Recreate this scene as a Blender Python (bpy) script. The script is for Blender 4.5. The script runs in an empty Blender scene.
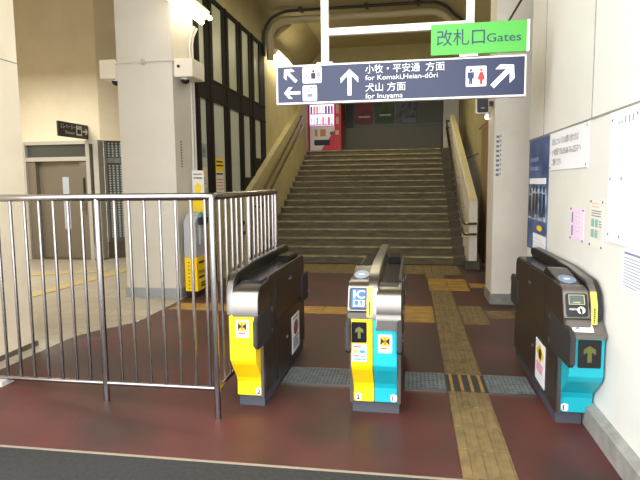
import bpy, bmesh, math, random
from mathutils import Vector, Matrix, noise
random.seed(7)
C = bpy.context.scene.collection
SC = bpy.context.scene

# ------------------------------------------------------------------ camera
cam_d = bpy.data.cameras.new('camera')
cam = bpy.data.objects.new('camera', cam_d); C.objects.link(cam)
cam_d.sensor_width = 36.0
cam_d.lens = 552.28 / 640 * 36.0
cam_d.clip_start = 0.05; cam_d.clip_end = 200
r0 = (0.986421, 0.163840, -0.011433)
r1 = (-0.005583, 0.103019, 0.994664)
r2 = (-0.164143, 0.981093, -0.102535)
cam.matrix_world = Matrix(((r0[0], r1[0], -r2[0], 0), (r0[1], r1[1], -r2[1], 0), (r0[2], r1[2], -r2[2], 1.5), (0, 0, 0, 1)))
SC.camera = cam

# ------------------------------------------------------------------ sky, exposure
SC.view_settings.view_transform = 'Standard'
SC.view_settings.look = 'None'
SC.view_settings.gamma = 1.0
SC.view_settings.use_curve_mapping = False
SC.view_settings.exposure = 0.0
w = bpy.data.worlds.new('overcast_sky'); SC.world = w; w.use_nodes = True
bg = w.node_tree.nodes['Background']
bg.inputs['Color'].default_value = (0.975, 0.985, 1.0, 1)
bg.inputs['Strength'].default_value = 5.5

def area(name, loc, rot, sx, sy, power, color):
    d = bpy.data.lights.new(name, 'AREA'); d.shape = 'RECTANGLE'; d.size = sx; d.size_y = sy
    d.energy = power; d.color = color
    o = bpy.data.objects.new(name, d); C.objects.link(o); o.location = loc; o.rotation_euler = rot
    return o
WARM = (1.0, 0.90, 0.62)
area('corridor_ceiling_lamp', (-6.9, 7.2, 3.75), (0, 0, 0), 1.2, 2.4, 250, (1.0, 0.97, 0.88))
area('stair_ceiling_lamp', (-0.9, 13.0, 4.80), (0, 0, 0), 1.2, 0.3, 62, WARM)
area('hall_ceiling_lamp', (-0.9, 8.6, 4.85), (0, 0, 0), 1.2, 0.3, 44, WARM)

# ------------------------------------------------------------------ materials
def lin(c):
    def f(v):
        v /= 255.0
        return v / 12.92 if v <= 0.04045 else ((v + 0.055) / 1.055) ** 2.4
    return (f(c[0]), f(c[1]), f(c[2]), 1)

def mat(name, rgb, rough=0.6, metal=0.0, var=0.0, scale=6.0, rgb2=None, spec=0.5, emit=0.0, bump=0.0, stretch=None, coat=0.0):
    m = bpy.data.materials.new(name); m.use_nodes = True
    nt = m.node_tree; b = nt.nodes['Principled BSDF']
    b.inputs['Base Color'].default_value = lin(rgb)
    b.inputs['Roughness'].default_value = rough
    b.inputs['Metallic'].default_value = metal
    b.inputs['Specular IOR Level'].default_value = spec
    b.inputs['Coat Weight'].default_value = coat
    if emit:
        b.inputs['Emission Color'].default_value = lin(rgb)
        b.inputs['Emission Strength'].default_value = emit
    if var or rgb2 or bump:
        tc = nt.nodes.new('ShaderNodeTexCoord'); mp = nt.nodes.new('ShaderNodeMapping')
        nt.links.new(tc.outputs['Object'], mp.inputs['Vector'])
        if stretch: mp.inputs['Scale'].default_value = stretch
        n = nt.nodes.new('ShaderNodeTexNoise'); n.inputs['Scale'].default_value = scale
        n.inputs['Detail'].default_value = 5.0; n.inputs['Roughness'].default_value = 0.6
        nt.links.new(mp.outputs['Vector'], n.inputs['Vector'])
        if var or rgb2:
            cr = nt.nodes.new('ShaderNodeValToRGB')
            a = rgb; c = rgb2 or tuple(max(0, v * (1 - var)) for v in rgb)
            cr.color_ramp.elements[0].position = 0.35; cr.color_ramp.elements[1].position = 0.65
            cr.color_ramp.elements[0].color = lin(c); cr.color_ramp.elements[1].color = lin(a)
            nt.links.new(n.outputs['Fac'], cr.inputs['Fac'])
            nt.links.new(cr.outputs['Color'], b.inputs['Base Color'])
        if bump:
            bp = nt.nodes.new('ShaderNodeBump'); bp.inputs['Strength'].default_value = bump
            bp.inputs['Distance'].default_value = 0.01
            nt.links.new(n.outputs['Fac'], bp.inputs['Height']); nt.links.new(bp.outputs['Normal'], b.inputs['Normal'])
    return m

def tile_mat(name, rgb, joint, size, rough=0.5, var=0.06):
    m = mat(name, rgb, rough)
    nt = m.node_tree; b = nt.nodes['Principled BSDF']
    tc = nt.nodes.new('ShaderNodeTexCoord'); br = nt.nodes.new('ShaderNodeTexBrick')
    br.offset = 0.0; br.inputs['Scale'].default_value = 1.0
    br.inputs['Brick Width'].default_value = size; br.inputs['Row Height'].default_value = size
    br.inputs['Mortar Size'].default_value = 0.006
    br.inputs['Color1'].default_value = lin(rgb); br.inputs['Color2'].default_value = lin(tuple(v * (1 - var) for v in rgb))
    br.inputs['Mortar'].default_value = lin(joint)
    nt.links.new(tc.outputs['Object'], br.inputs['Vector']); nt.links.new(br.outputs['Color'], b.inputs['Base Color'])
    return m

def floor_red():
    m = mat('red_floor_coating', (92, 46, 40), 0.5)
    nt = m.node_tree; b = nt.nodes['Principled BSDF']
    tc = nt.nodes.new('ShaderNodeTexCoord')
    n1 = nt.nodes.new('ShaderNodeTexNoise'); n1.inputs['Scale'].default_value = 1.3; n1.inputs['Detail'].default_value = 6
    n2 = nt.nodes.new('ShaderNodeTexNoise'); n2.inputs['Scale'].default_value = 60; n2.inputs['Detail'].default_value = 3
    for n in (n1, n2): nt.links.new(tc.outputs['Object'], n.inputs['Vector'])
    cr = nt.nodes.new('ShaderNodeValToRGB')
    cr.color_ramp.elements[0].position = 0.36; cr.color_ramp.elements[0].color = lin((60, 39, 34))
    cr.color_ramp.elements[1].position = 0.66; cr.color_ramp.elements[1].color = lin((98, 47, 42))
    nt.links.new(n1.outputs['Fac'], cr.inputs['Fac'])
    mx = nt.nodes.new('ShaderNodeMix'); mx.data_type = 'RGBA'; mx.blend_type = 'MULTIPLY'; mx.inputs[0].default_value = 0.35
    nt.links.new(cr.outputs['Color'], mx.inputs[6]); nt.links.new(n2.outputs['Fac'], mx.inputs[7])
    nt.links.new(mx.outputs[2], b.inputs['Base Color'])
    bp = nt.nodes.new('ShaderNodeBump'); bp.inputs['Strength'].default_value = 0.15; bp.inputs['Distance'].default_value = 0.004
    nt.links.new(n2.outputs['Fac'], bp.inputs['Height']); nt.links.new(bp.outputs['Normal'], b.inputs['Normal'])
    rr = nt.nodes.new('ShaderNodeMapRange'); rr.inputs[3].default_value = 0.42; rr.inputs[4].default_value = 0.6
    nt.links.new(n1.outputs['Fac'], rr.inputs[0]); nt.links.new(rr.outputs[0], b.inputs['Roughness'])
    return m

M = {}
M['red'] = floor_red()
M['strip'] = mat('dark_asphalt', (44, 44, 42), 0.8, var=0.25, scale=40, bump=0.2)
M['joint'] = mat('pale_joint', (140, 128, 110), 0.7)
M['tile'] = tile_mat('beige_corridor_tile', (176, 166, 146), (140, 132, 116), 0.3, 0.4)
M['tact'] = mat('worn_tactile_paving', (128, 106, 64), 0.65, rgb2=(100, 84, 54), scale=9)
M['tact_bright'] = mat('ochre_tactile_paving', (166, 128, 52), 0.6, rgb2=(140, 106, 46), scale=6)
M['grate'] = mat('grate_metal', (112, 120, 122), 0.6, 0.0, var=0.2, scale=12)
M['grate_dark'] = mat('grate_gap', (52, 52, 50), 0.8)
M['wall_white'] = mat('white_wall_panel', (226, 224, 216), 0.55, var=0.03, scale=2.0)
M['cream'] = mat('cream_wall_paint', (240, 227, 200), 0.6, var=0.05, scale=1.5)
M['cream_dim'] = mat('cream_paint_in_stair_light', (178, 167, 122), 0.65, var=0.08, scale=2.0)  # cream with the dim olive light of the stair hall put into the colour
M['column'] = mat('grey_white_column_paint', (214, 209, 198), 0.6, var=0.03, scale=2.0)
M['pillar'] = mat('white_pillar_paint', (232, 226, 212), 0.6, var=0.04, scale=2.0)
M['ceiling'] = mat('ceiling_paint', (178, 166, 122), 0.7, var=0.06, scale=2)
M['base'] = mat('grey_skirting', (150, 148, 142), 0.7, var=0.15, scale=10)
M['base_dark'] = mat('dark_stone_skirting', (96, 88, 76), 0.7, var=0.2, scale=10)
M['stone'] = mat('worn_stair_stone', (108, 98, 72), 0.75, rgb2=(80, 72, 53), scale=3.5, stretch=(1, 6, 6))
M['stone_dark'] = mat('dark_stair_edge_stone', (84, 76, 60), 0.7, var=0.2, scale=6)
M['nosing'] = mat('pale_stair_nosing', (170, 156, 118), 0.5, rgb2=(120, 108, 78), scale=5)
M['bronze_frame'] = mat('bronze_window_frame', (34, 28, 24), 0.7, 0.0, spec=0.15)
M['pane'] = mat('pane_with_room_light', (186, 190, 164), 0.4, var=0.06, scale=1.2)  # opaque pane; light from the room behind is put into the pale colour
M['pane_low'] = mat('lower_pane_with_room_light', (200, 206, 194), 0.35, var=0.06, scale=1.2, coat=0.2)  # lower panes carry the room light in a paler colour
M['steel'] = mat('brushed_stainless_steel', (138, 134, 129), 0.3, 1.0)
M['tube'] = mat('polished_stainless_tube', (152, 147, 147), 0.22, 1.0)
M['gate'] = mat('bronze_gate_panel', (58, 48, 41), 0.35, 0.35)
M['black'] = mat('black_plastic', (24, 24, 25), 0.35)
M['gloss'] = mat('glossy_black_glass', (14, 17, 24), 0.2)
M['flap'] = mat('dark_grey_rubber_flap', (46, 43, 42), 0.55)
M['kick'] = mat('grey_kick_plate', (66, 70, 78), 0.5)
M['yellow'] = mat('yellow_plastic', (252, 212, 10), 0.4)
M['teal'] = mat('turquoise_plastic', (12, 168, 184), 0.4)
M['white'] = mat('white_print', (240, 240, 240), 0.5)
M['paper'] = mat('white_paper', (238, 238, 240), 0.6)
M['ink'] = mat('dark_ink', (40, 40, 46), 0.6)
M['greyink'] = mat('grey_ink', (120, 122, 132), 0.6)
M['paleink'] = mat('pale_grey_ink', (214, 216, 220), 0.6)
M['red_ink'] = mat('red_ink', (200, 40, 44), 0.5)
M['pink_ink'] = mat('pink_ink', (222, 130, 160), 0.5)
M['pinkpaper'] = mat('pink_paper', (236, 214, 232), 0.6)
M['creampaper'] = mat('cream_paper', (228, 224, 212), 0.6)
M['bluegrey_ink'] = mat('blue_grey_ink', (120, 130, 170), 0.6)
M['greenpic'] = mat('green_print', (140, 178, 162), 0.6)
M['blue_ink'] = mat('blue_print', (30, 92, 190), 0.4)
M['navy'] = mat('navy_sign_face', (16, 32, 70), 0.4)
M['navytext'] = mat('navy_lettering', (16, 50, 84), 0.5)
M['green'] = mat('green_sign_face', (72, 172, 58), 0.4)
M['alu'] = mat('pale_aluminium', (206, 204, 200), 0.4, 0.3)
M['whitemetal'] = mat('cream_white_metal', (232, 224, 208), 0.4)
M['yellowcard'] = mat('yellow_card', (244, 206, 30), 0.6)
M['arrow'] = mat('dim_arrow_segments', (96, 100, 36), 0.5)
M['pad'] = mat('pale_blue_reader_pad', (112, 132, 156), 0.3)
M['lens'] = mat('smoked_dome', (14, 14, 16), 0.1)
M['lamp'] = mat('fluorescent_tube_glow', (255, 244, 214), 0.5, emit=9.0)
M['lamp_far'] = mat('fluorescent_tube_glow_far', (255, 242, 205), 0.5, emit=20.0)
M['lamp2'] = mat('small_lamp_glow', (255, 246, 220), 0.5, emit=8.0)
M['dist_panel'] = mat('grey_far_panel', (106, 103, 88), 0.6, var=0.06, scale=1)
M['darkdoor'] = mat('dark_far_door', (22, 26, 22), 0.5)
M['pred'] = mat('dull_red_poster', (150, 62, 62), 0.6, rgb2=(96, 60, 54), scale=4)
M['pgreen'] = mat('dull_green_poster', (74, 106, 52), 0.6, rgb2=(62, 66, 50), scale=4)
M['pgrey'] = mat('charcoal_photo_poster', (120, 122, 122), 0.6, rgb2=(26, 28, 30), scale=7)
M['vred'] = mat('vending_red', (196, 20, 40), 0.4)
M['vwhite'] = mat('vending_white', (226, 214, 220), 0.4)
M['vglow'] = mat('vending_display_glow', (226, 206, 255), 0.5, emit=1.6)
M['posterblue'] = mat('blue_photo_poster', (104, 128, 176), 0.4, rgb2=(40, 62, 112), scale=3.2, coat=0.3)
M['snow'] = mat('pale_photo_band', (206, 214, 228), 0.5, rgb2=(70, 84, 120), scale=14, stretch=(1, 1, 0.5))
M['elev'] = mat('taupe_elevator_door', (124, 116, 103), 0.35, 0.3)
M['elevframe'] = mat('pale_elevator_frame', (186, 183, 176), 0.4, 0.2)
M['darkglass'] = mat('dark_glass', (58, 62, 62), 0.12, coat=0.5)
M['shaftglass'] = mat('grey_shaft_glass', (84, 98, 104), 0.4, spec=0.2)
M['cap_lit_yellow'] = mat('cream_coping_lit_yellow', (222, 212, 164), 0.45)  # cream coping; the yellow lamplight on it is put into the colour
M['doorbrown'] = mat('tan_door', (150, 122, 84), 0.6)
M['duct'] = mat('beige_duct', (172, 158, 118), 0.6)
M['cable'] = mat('dark_cable', (44, 38, 32), 0.6)
M['greyplastic'] = mat('grey_plastic', (176, 178, 180), 0.5)
M['darkgreen'] = mat('green_tray', (96, 160, 128), 0.5)
SAMPLES = [mat('drink_' + n, c, 0.4, emit=0.5) for n, c in (('violet', (120, 80, 190)), ('green', (120, 200, 110)), ('blue', (70, 100, 210)), ('orange', (230, 130, 60)), ('white', (240, 236, 250)), ('brown', (90, 56, 60)), ('red', (210, 50, 60)))]

# ------------------------------------------------------------------ mesh helpers
def new(): return bmesh.new()
def box(bm, x0, x1, y0, y1, z0, z1):
    vs = [bm.verts.new((x, y, z)) for z in (z0, z1) for y in (y0, y1) for x in (x0, x1)]
    for f in ((0, 2, 3, 1), (4, 5, 7, 6), (0, 1, 5, 4), (2, 6, 7, 3), (0, 4, 6, 2), (1, 3, 7, 5)):
        bm.faces.new([vs[i] for i in f])
    return bm
def prism(bm, pts, a, b, axis='x'):
    """pts: outline in the plane across the axis; x: (y,z)  y: (x,z)  z: (x,y)"""
    def v(p, t):
        return {'x': (t, p[0], p[1]), 'y': (p[0], t, p[1]), 'z': (p[0], p[1], t)}[axis]
    A = [bm.verts.new(v(p, a)) for p in pts]; B = [bm.verts.new(v(p, b)) for p in pts]
    n = len(pts)
    bm.faces.new(A); bm.faces.new(B[::-1])
    for i in range(n): bm.faces.new((A[i], B[i], B[(i + 1) % n], A[(i + 1) % n]))
    return bm
def tube(bm, pts, r, n=10):
    pts = [Vector(p) for p in pts]; rings = []
    up = None
    for i, p in enumerate(pts):
        t = (pts[min(i + 1, len(pts) - 1)] - pts[max(i - 1, 0)]).normalized()
        if up is None:
            up = t.orthogonal().normalized()
        up = (up - t * up.dot(t)).normalized(); sd = t.cross(up)
        rings.append([bm.verts.new(p + (up * math.cos(k * 2 * math.pi / n) + sd * math.sin(k * 2 * math.pi / n)) * r) for k in range(n)])
    for a, b in zip(rings, rings[1:]):
        for k in range(n): bm.faces.new((a[k], a[(k + 1) % n], b[(k + 1) % n], b[k]))
    bm.faces.new(rings[0][::-1]); bm.faces.new(rings[-1])
    return bm
def ball(bm, c, r, zs=1.0, half=False):
    g = bmesh.ops.create_uvsphere(bm, u_segments=16, v_segments=10, radius=r)
    for v in g['verts']:
        v.co.z *= zs
        if half and v.co.z > 0: v.co.z *= 0.15
        v.co += Vector(c)
    return bm
class Plane:
    """a flat frame standing somewhere: origin, right and up; n points out of the face"""
    def __init__(s, o, r, u):
        s.o = Vector(o); s.r = Vector(r).normalized(); s.u = Vector(u).normalized(); s.n = s.r.cross(s.u)
    def p(s, a, b, d=0): return s.o + s.r * a + s.u * b + s.n * d
def slab(bm, P, pts, d0, d1):
    A = [bm.verts.new(P.p(a, b, d0)) for a, b in pts]; B = [bm.verts.new(P.p(a, b, d1)) for a, b in pts]
    n = len(pts); bm.faces.new(A[::-1]); bm.faces.new(B)
    for i in range(n): bm.faces.new((A[i], A[(i + 1) % n], B[(i + 1) % n], B[i]))
    return bm
def rect(a0, b0, a1, b1): return [(a0, b0), (a1, b0), (a1, b1), (a0, b1)]
def rrect(a0, b0, a1, b1, r, k=4):
    out = []
    for cx, cy, s in ((a1 - r, b0 + r, -90), (a1 - r, b1 - r, 0), (a0 + r, b1 - r, 90), (a0 + r, b0 + r, 180)):
        for i in range(k + 1):
            t = math.radians(s + 90 * i / k); out.append((cx + r * math.cos(t), cy + r * math.sin(t)))
    return out
def oval(cx, cy, rx, ry, n=24): return [(cx + rx * math.cos(i * 2 * math.pi / n), cy + ry * math.sin(i * 2 * math.pi / n)) for i in range(n)]
def bevel(bm, w, seg=2):
    bmesh.ops.recalc_face_normals(bm, faces=bm.faces)
    es = [e for e in bm.edges if len(e.link_faces) == 2 and e.calc_face_angle(0) > 0.5]
    bmesh.ops.bevel(bm, geom=es, offset=w, segments=seg, affect='EDGES', clamp_overlap=True)
    return bm
def obj(name, bm, m, parent=None, smooth=False, bv=0.0):
    if bv: bevel(bm, bv)
    bmesh.ops.recalc_face_normals(bm, faces=bm.faces)
    if parent is not None:
        q = parent; off = Vector((0, 0, 0))
        while q is not None: off = off + q.location; q = q.parent
        if parent.type == 'MESH': pass
    else:
        xs = [v.co for v in bm.verts]
        off = Vector(((min(v.x for v in xs) + max(v.x for v in xs)) / 2, (min(v.y for v in xs) + max(v.y for v in xs)) / 2, min(v.z for v in xs)))
    for v in bm.verts: v.co -= off
    me = bpy.data.meshes.new(name); bm.to_mesh(me); bm.free()
    if smooth:
        for p in me.polygons: p.use_smooth = True
        me.set_sharp_from_angle(angle=math.radians(40))
    for x in (m if isinstance(m, (list, tuple)) else [m]): me.materials.append(x)
    o = bpy.data.objects.new(name, me); C.objects.link(o)
    if parent is not None: o.parent = parent
    else: o.location = off
    return o
def thing(name, label, cat, loc, group=None):
    o = bpy.data.objects.new(name, None); C.objects.link(o); o.location = loc; o.empty_display_size = 0.1
    return tag(o, label, cat, group)
def tag(o, label, cat, group=None):
    o['label'] = label; o['category'] = cat
    if group: o['group'] = group
    return o
def struct(name, bm, m, **k):
    o = obj(name, bm, m, **k); o['kind'] = 'structure'; return o
def text_bm(s, P, a, b, size, d=0.003, width=None, align='LEFT', bold=0.0):
    cu = bpy.data.curves.new('txt', 'FONT'); cu.body = s; cu.size = size; cu.offset = bold; cu.align_x = align; cu.resolution_u = 3
    t = bpy.data.objects.new('txt', cu); C.objects.link(t)
    bpy.context.view_layer.update()
    dg = bpy.context.evaluated_depsgraph_get(); me = bpy.data.meshes.new_from_object(t.evaluated_get(dg))
    bm = new(); bm.from_mesh(me)
    bpy.data.objects.remove(t); bpy.data.curves.remove(cu); bpy.data.meshes.remove(me)
    if not bm.verts: return bm
    x0 = min(v.co.x for v in bm.verts); x1 = max(v.co.x for v in bm.verts)
    k = width / max(1e-6, (x1 - x0)) if width else 1.0
    for v in bm.verts:
        xx = (v.co.x - x0) * k if align == 'LEFT' else v.co.x * k
        v.co = P.p(a + xx, b + v.co.y, d)
    return bm
def text(name, s, P, a, b, size, m, parent, **k):
    bm = text_bm(s, P, a, b, size, **k)
    o = obj(name, bm, m, parent); return o
def line_rows(bm, P, a0, a1, bs, h, d, ragged=0.3, gap=0.0):
    for b in bs:
        e = a1 - (a1 - a0) * random.random() * ragged
        x = a0
        while x < e:
            l = random.uniform(0.02, 0.05) * max(1, (a1 - a0) * 2); x2 = min(x + l, e)
            slab(bm, P, rect(x, b, x2, b + h), 0, d); x = x2 + gap + 0.006
    return bm
def arrow_pts(cx, cy, size, ang, wd=0.2):
    s = size; h = s * 0.5; t = s * wd
    base = [(-t / 2, -h), (t / 2, -h), (t / 2, h - t * 1.3)]
    # an arrow with an open head: shaft then two slanted arms
    arms = [(s * 0.36, h - s * 0.5), (s * 0.36 + 0.0, h - s * 0.5 + t * 1.35), (0, h + t * 0.3), (-s * 0.36, h - s * 0.5 + t * 1.35), (-s * 0.36, h - s * 0.5), (-t / 2, h - t * 1.3)]
    pts = base + arms
    c, q = math.cos(ang), math.sin(ang)
    return [(cx + x * c - y * q, cy + x * q + y * c) for x, y in pts]

# ------------------------------------------------------------------ floor
def sm(t): t = max(0, min(1, t)); return t * t * (3 - 2 * t)
def ramp(x, y):
    """the coated floor rises gently to the left under the railing"""
    return 0.108 * max(0, min(1.5, -1.27 - x)) * sm((y - 2.75) / 0.42) * (1 - sm((y - 4.2) / 1.6))
def grid(xs, ys):
    bm = new(); V = [[bm.verts.new((x, y, ramp(x, y))) for x in xs] for y in ys]
    for j in range(len(ys) - 1):
        for i in range(len(xs) - 1): bm.faces.new((V[j][i], V[j][i + 1], V[j + 1][i + 1], V[j + 1][i]))
    return bm
def frange(a, b, n): return [a + (b - a) * i / n for i in range(n + 1)]
struct('floor', grid(frange(-2.98, 4.0, 60), frange(2.735, 10.3, 64)), M['red'], smooth=True)
struct('floor_corridor', grid(frange(-9.5, -2.98, 30), frange(2.735, 12.5, 64)), M['tile'], smooth=True)
bm = new(); box(bm, 0.95, 1.4, 10.3, 17.3, -0.1, 0.0); struct('floor_side', bm, M['red'])
bm = new(); box(bm, -9.5, 4, -3.0, 2.715, -0.1, 0.0); struct('floor_entrance', bm, M['strip'])
bm = new(); box(bm, -9.5, 4, 2.715, 2.735, -0.1, 0.002); struct('trim_1', bm, M['joint'])

# ------------------------------------------------------------------ walls and ceiling
# right wall with its panel joints
bm = new(); box(bm, 1.10, 1.25, 1.6, 5.57, 0, 4.95); struct('wall_right', bm, M['wall_white'])
bm = new(); box(bm, 1.094, 1.10, 1.6, 5.57, 1.874, 1.884); box(bm, 1.095, 1.10, 3.715, 3.722, 1.884, 5.0); box(bm, 1.095, 1.1, 5.0, 5.006, 1.884, 5.0)
struct('trim_2', bm, M['base'])
bm = new(); prism(bm, [(1.05, 0), (1.1, 0), (1.1, 0.15), (1.05, 0.125)], 1.6, 5.57, 'y'); struct('baseboard_right', bm, M['base'])
# left wall, ending level with the railing
bm = new(); box(bm, -4.6, -3.13, 2.2, 4.09, 0, 5.05); struct('wall_left', bm, M['cream'])
bm = new(); box(bm, -4.62, -3.115, 2.2, 4.11, 0, 0.20); struct('baseboard_left', bm, M['base_dark'])
bm = new(); box(bm, -3.13, -3.128, 2.2, 4.09, 2.475, 2.482); struct('trim_3', bm, M['base'])
# elevator hall
bm = new(); box(bm, -9.5, -6.15, 10.3, 10.6, 2.40, 5.42); struct('wall_elevator', bm, M['cream'])
bm = new(); prism(bm, [(-6.15, 10.3), (-5.3, 11.0), (-5.3, 11.3), (-6.15, 10.6)], 2.40, 5.42, 'z'); struct('wall_shaft', bm, M['cream'])
bm = new(); box(bm, -9.6, -7.86, 10.3, 10.6, 0, 2.40); struct('wall_hall', bm, M['cream'])
bm = new(); box(bm, -9.6, -9.5, 2.7, 10.6, 0, 5.42); box(bm, -9.5, -4.6, 2.6, 2.735, 0, 5.42); struct('wall_far_left', bm, M['cream'])
bm = new(); box(bm, -5.4, -3.1, 11.2, 11.4, 0, 5.42); struct('wall_back_left', bm, M['cream'])
# pillars
bm = new(); box(bm, -3.79, -3.03, 6.83, 7.56, 0, 5.0); struct('pillar_left', bm, M['column'])
bm = new(); box(bm, -3.805, -3.015, 6.815, 7.57, 0, 0.13); struct('baseboard_pillar_left', bm, mat('blue_grey_skirting', (158, 162, 166), 0.6))
bm = new(); box(bm, 0.96, 1.62, 6.91, 7.45, 0, 5.05); struct('pillar_right', bm, M['pillar'])
bm = new(); box(bm, 0.945, 1.62, 6.895, 7.46, 0, 0.13); struct('baseboard_pillar_right', bm, M['base'])
# wall with windows on the left of the stairs
bm = new(); box(bm, -3.12, -2.99, 7.56, 11.24, 0, 1.27); box(bm, -3.12, -2.99, 7.56, 11.24, 4.30, 4.96); box(bm, -3.12, -2.99, 11.24, 15.25, 0, 5.05)
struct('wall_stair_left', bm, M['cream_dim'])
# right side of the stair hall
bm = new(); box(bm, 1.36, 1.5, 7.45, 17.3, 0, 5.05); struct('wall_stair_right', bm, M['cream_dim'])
bm = new(); box(bm, 1.62, 4.0, 7.2, 7.45, 0, 5.05); box(bm, 4.0, 4.1, 2.7, 7.45, 0, 5.05); box(bm, 1.25, 4.0, 2.6, 2.735, 0, 5.05); struct('wall_passage', bm, M['cream'])
# end of the stair hall
bm = new(); box(bm, -3.1, 1.5, 15.05, 15.3, 4.08, 5.05); struct('wall_above_landing', bm, M['cream_dim'])
bm = new(); box(bm, -6.0, 3.0, 17.3, 17.45, 2.2, 5.05); struct('wall_back', bm, M['dist_panel'])
bm = new(); box(bm, -6.1, -6.0, 15.0, 17.45, 2.2, 5.05); struct('wall_landing_end', bm, M['dist_panel'])
bm = new(); box(bm, -6.0, -3.12, 15.1, 15.25, 2.2, 5.05); struct('wall_landing_front', bm, M['dist_panel'])
bm = new(); box(bm, 0.86, 0.91, 17.22, 17.3, 2.38, 4.3); box(bm, -2.0, 0.86, 17.285, 17.3, 3.19, 3.21); struct('trim_4', bm, M['black'])
bm = new(); box(bm, 0.91, 1.5, 17.2, 17.3, 2.38, 5.0); struct('wall_back_right', bm, M['pillar'])
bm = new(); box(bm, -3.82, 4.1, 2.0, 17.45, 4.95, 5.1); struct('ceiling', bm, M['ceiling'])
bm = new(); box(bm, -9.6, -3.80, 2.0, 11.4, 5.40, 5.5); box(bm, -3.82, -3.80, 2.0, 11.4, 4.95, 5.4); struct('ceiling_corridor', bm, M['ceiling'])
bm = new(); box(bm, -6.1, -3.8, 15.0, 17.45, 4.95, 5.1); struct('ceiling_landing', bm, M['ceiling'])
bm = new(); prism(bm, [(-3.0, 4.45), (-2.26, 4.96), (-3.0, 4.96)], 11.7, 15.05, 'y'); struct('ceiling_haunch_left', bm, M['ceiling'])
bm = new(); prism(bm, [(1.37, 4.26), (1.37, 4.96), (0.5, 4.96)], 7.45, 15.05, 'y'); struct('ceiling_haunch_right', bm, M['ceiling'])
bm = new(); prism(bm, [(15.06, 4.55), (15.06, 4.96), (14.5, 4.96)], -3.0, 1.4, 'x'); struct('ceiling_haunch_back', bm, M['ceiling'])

# ------------------------------------------------------------------ stairs
Y0, T, R_, NS = 10.178, 0.3137, 0.1402, 17
XL, XR = -2.9, 0.86
pts = [(Y0, 0)]   # tread by tread
for i in range(NS):
    y = Y0 + i * T; z = (i + 1) * R_
    pts += [(y, z), (y + T if i < NS - 1 else 17.4, z)]
pts += [(17.4, 0)]
bm = new(); prism(bm, pts, XL, XR, 'x'); struct('floor_stairs', bm, M['stone'])
bm = new(); box(bm, -6, XL, 15.2, 17.3, 2.2, NS * R_); box(bm, XR, 3, 15.2, 17.3, 2.2, NS * R_); struct('floor_landing', bm, M['stone'])
bm = new()
for i in range(NS):
    y = Y0 + i * T; z = (i + 1) * R_
    box(bm, XL + 0.02, XR - 0.12, y - 0.032, y + 0.02, z - 0.020, z + 0.005)
struct('trim_5', bm, M['nosing'])
bm = new()
for i in range(NS):
    y = Y0 + i * T; z = (i + 1) * R_
    box(bm, XR - 0.12, XR + 0.1, y - 0.02, y + T, z - R_, z + 0.012); box(bm, XL - 0.03, XL + 0.09, y - 0.02, y + T, z - R_, z + 0.012)
struct('trim_6', bm, M['stone_dark'])

def pitch(y): return ((y - Y0) / T + 1) * R_
# left parapet wall and its ledge
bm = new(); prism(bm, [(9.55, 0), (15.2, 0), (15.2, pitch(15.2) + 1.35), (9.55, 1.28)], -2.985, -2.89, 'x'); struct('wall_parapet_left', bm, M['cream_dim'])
bm = new(); prism(bm, [(9.53, 1.28), (15.2, pitch(15.2) + 1.35), (15.2, pitch(15.2) + 1.385), (9.53, 1.315)], -2.99, -2.875, 'x'); struct('trim_7', bm, M['cream_dim'])
# right parapet
bm = new(); prism(bm, [(9.72, 0.02), (15.2, 0.02), (15.2, 3.24), (9.72, 1.17)], 0.965, 1.10, 'x'); struct('wall_parapet_right', bm, M['pillar'])
bm = new(); prism(bm, [(9.69, 1.165), (15.2, 3.235), (15.2, 3.26), (9.69, 1.19)], 0.985, 1.09, 'x'); struct('trim_8', bm, M['cap_lit_yellow'])
bm = new(); box(bm, 0.90, 1.14, 9.62, 9.86, 0, 0.14); struct('baseboard_parapet', bm, M['stone_dark'])
bm = new(); prism(bm, [(12.0, 2.06), (17, 2.06), (17, 2.09), (12.0, 2.09)], 1.352, 1.36, 'x'); box(bm, 1.352, 1.36, 9.0, 12.0, 2.56, 2.58); struct('trim_9', bm, M['base_dark'])

def handrail(name, label, X, wallX, rails, brk, ends):
    t = thing(name, label, 'handrail', (X, rails[0][0][1], rails[0][0][2]))
    for pl in rails:
        bm = new(); tube(bm, pl, 0.022); obj('rail', bm, M['tube'], t, smooth=True)
    for p in brk:
        bm = new(); tube(bm, [(X, p[0], p[1]), (X, p[0], p[1] - 0.05), (wallX, p[0], p[1] - 0.05)], 0.009, 6); obj('bracket', bm, M['steel'], t, smooth=True)
    return t
lx = -2.81
def lz(y, o): return 1.37 + (y - 10.29) * 0.462 + o
def lrail(o): return [(-2.89, 14.4, lz(14.3, o))] + [(lx, y, lz(y, o)) for y in (14.3, 12.0, 10.2)] + [(lx, 9.95, lz(10.2, o)), (-2.89, 9.9, lz(10.2, o))]
handrail('stair_handrail', 'double steel handrail on the left side of the stairs below the vending machine', lx, -2.9, [lrail(0.0), lrail(-0.24)],
         [(y, lz(y, o)) for y in (10.6, 11.8, 13.0, 14.1) for o in (0.0, -0.24)], None)
rx = 0.885
def rrail(off, z0): return [(0.97, 15.35, pitch(15.2) + off), (rx, 15.2, pitch(15.2) + off)] + [(rx, y, pitch(y) + off) for y in (13.0, 10.2)] + [(rx, 9.9, z0), (rx, 9.6, z0), (0.93, 9.55, z0), (1.07, 9.6, z0)]
handrail('stair_handrail', 'double steel handrail on the right side of the stairs curving into a white end post', rx, 0.966, [rrail(0.72, 0.79), rrail(0.55, 0.61)],
         [(y, pitch(y) + o) for y in (10.7, 11.9, 13.1, 14.3) for o in (0.72, 0.55)], None)

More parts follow.
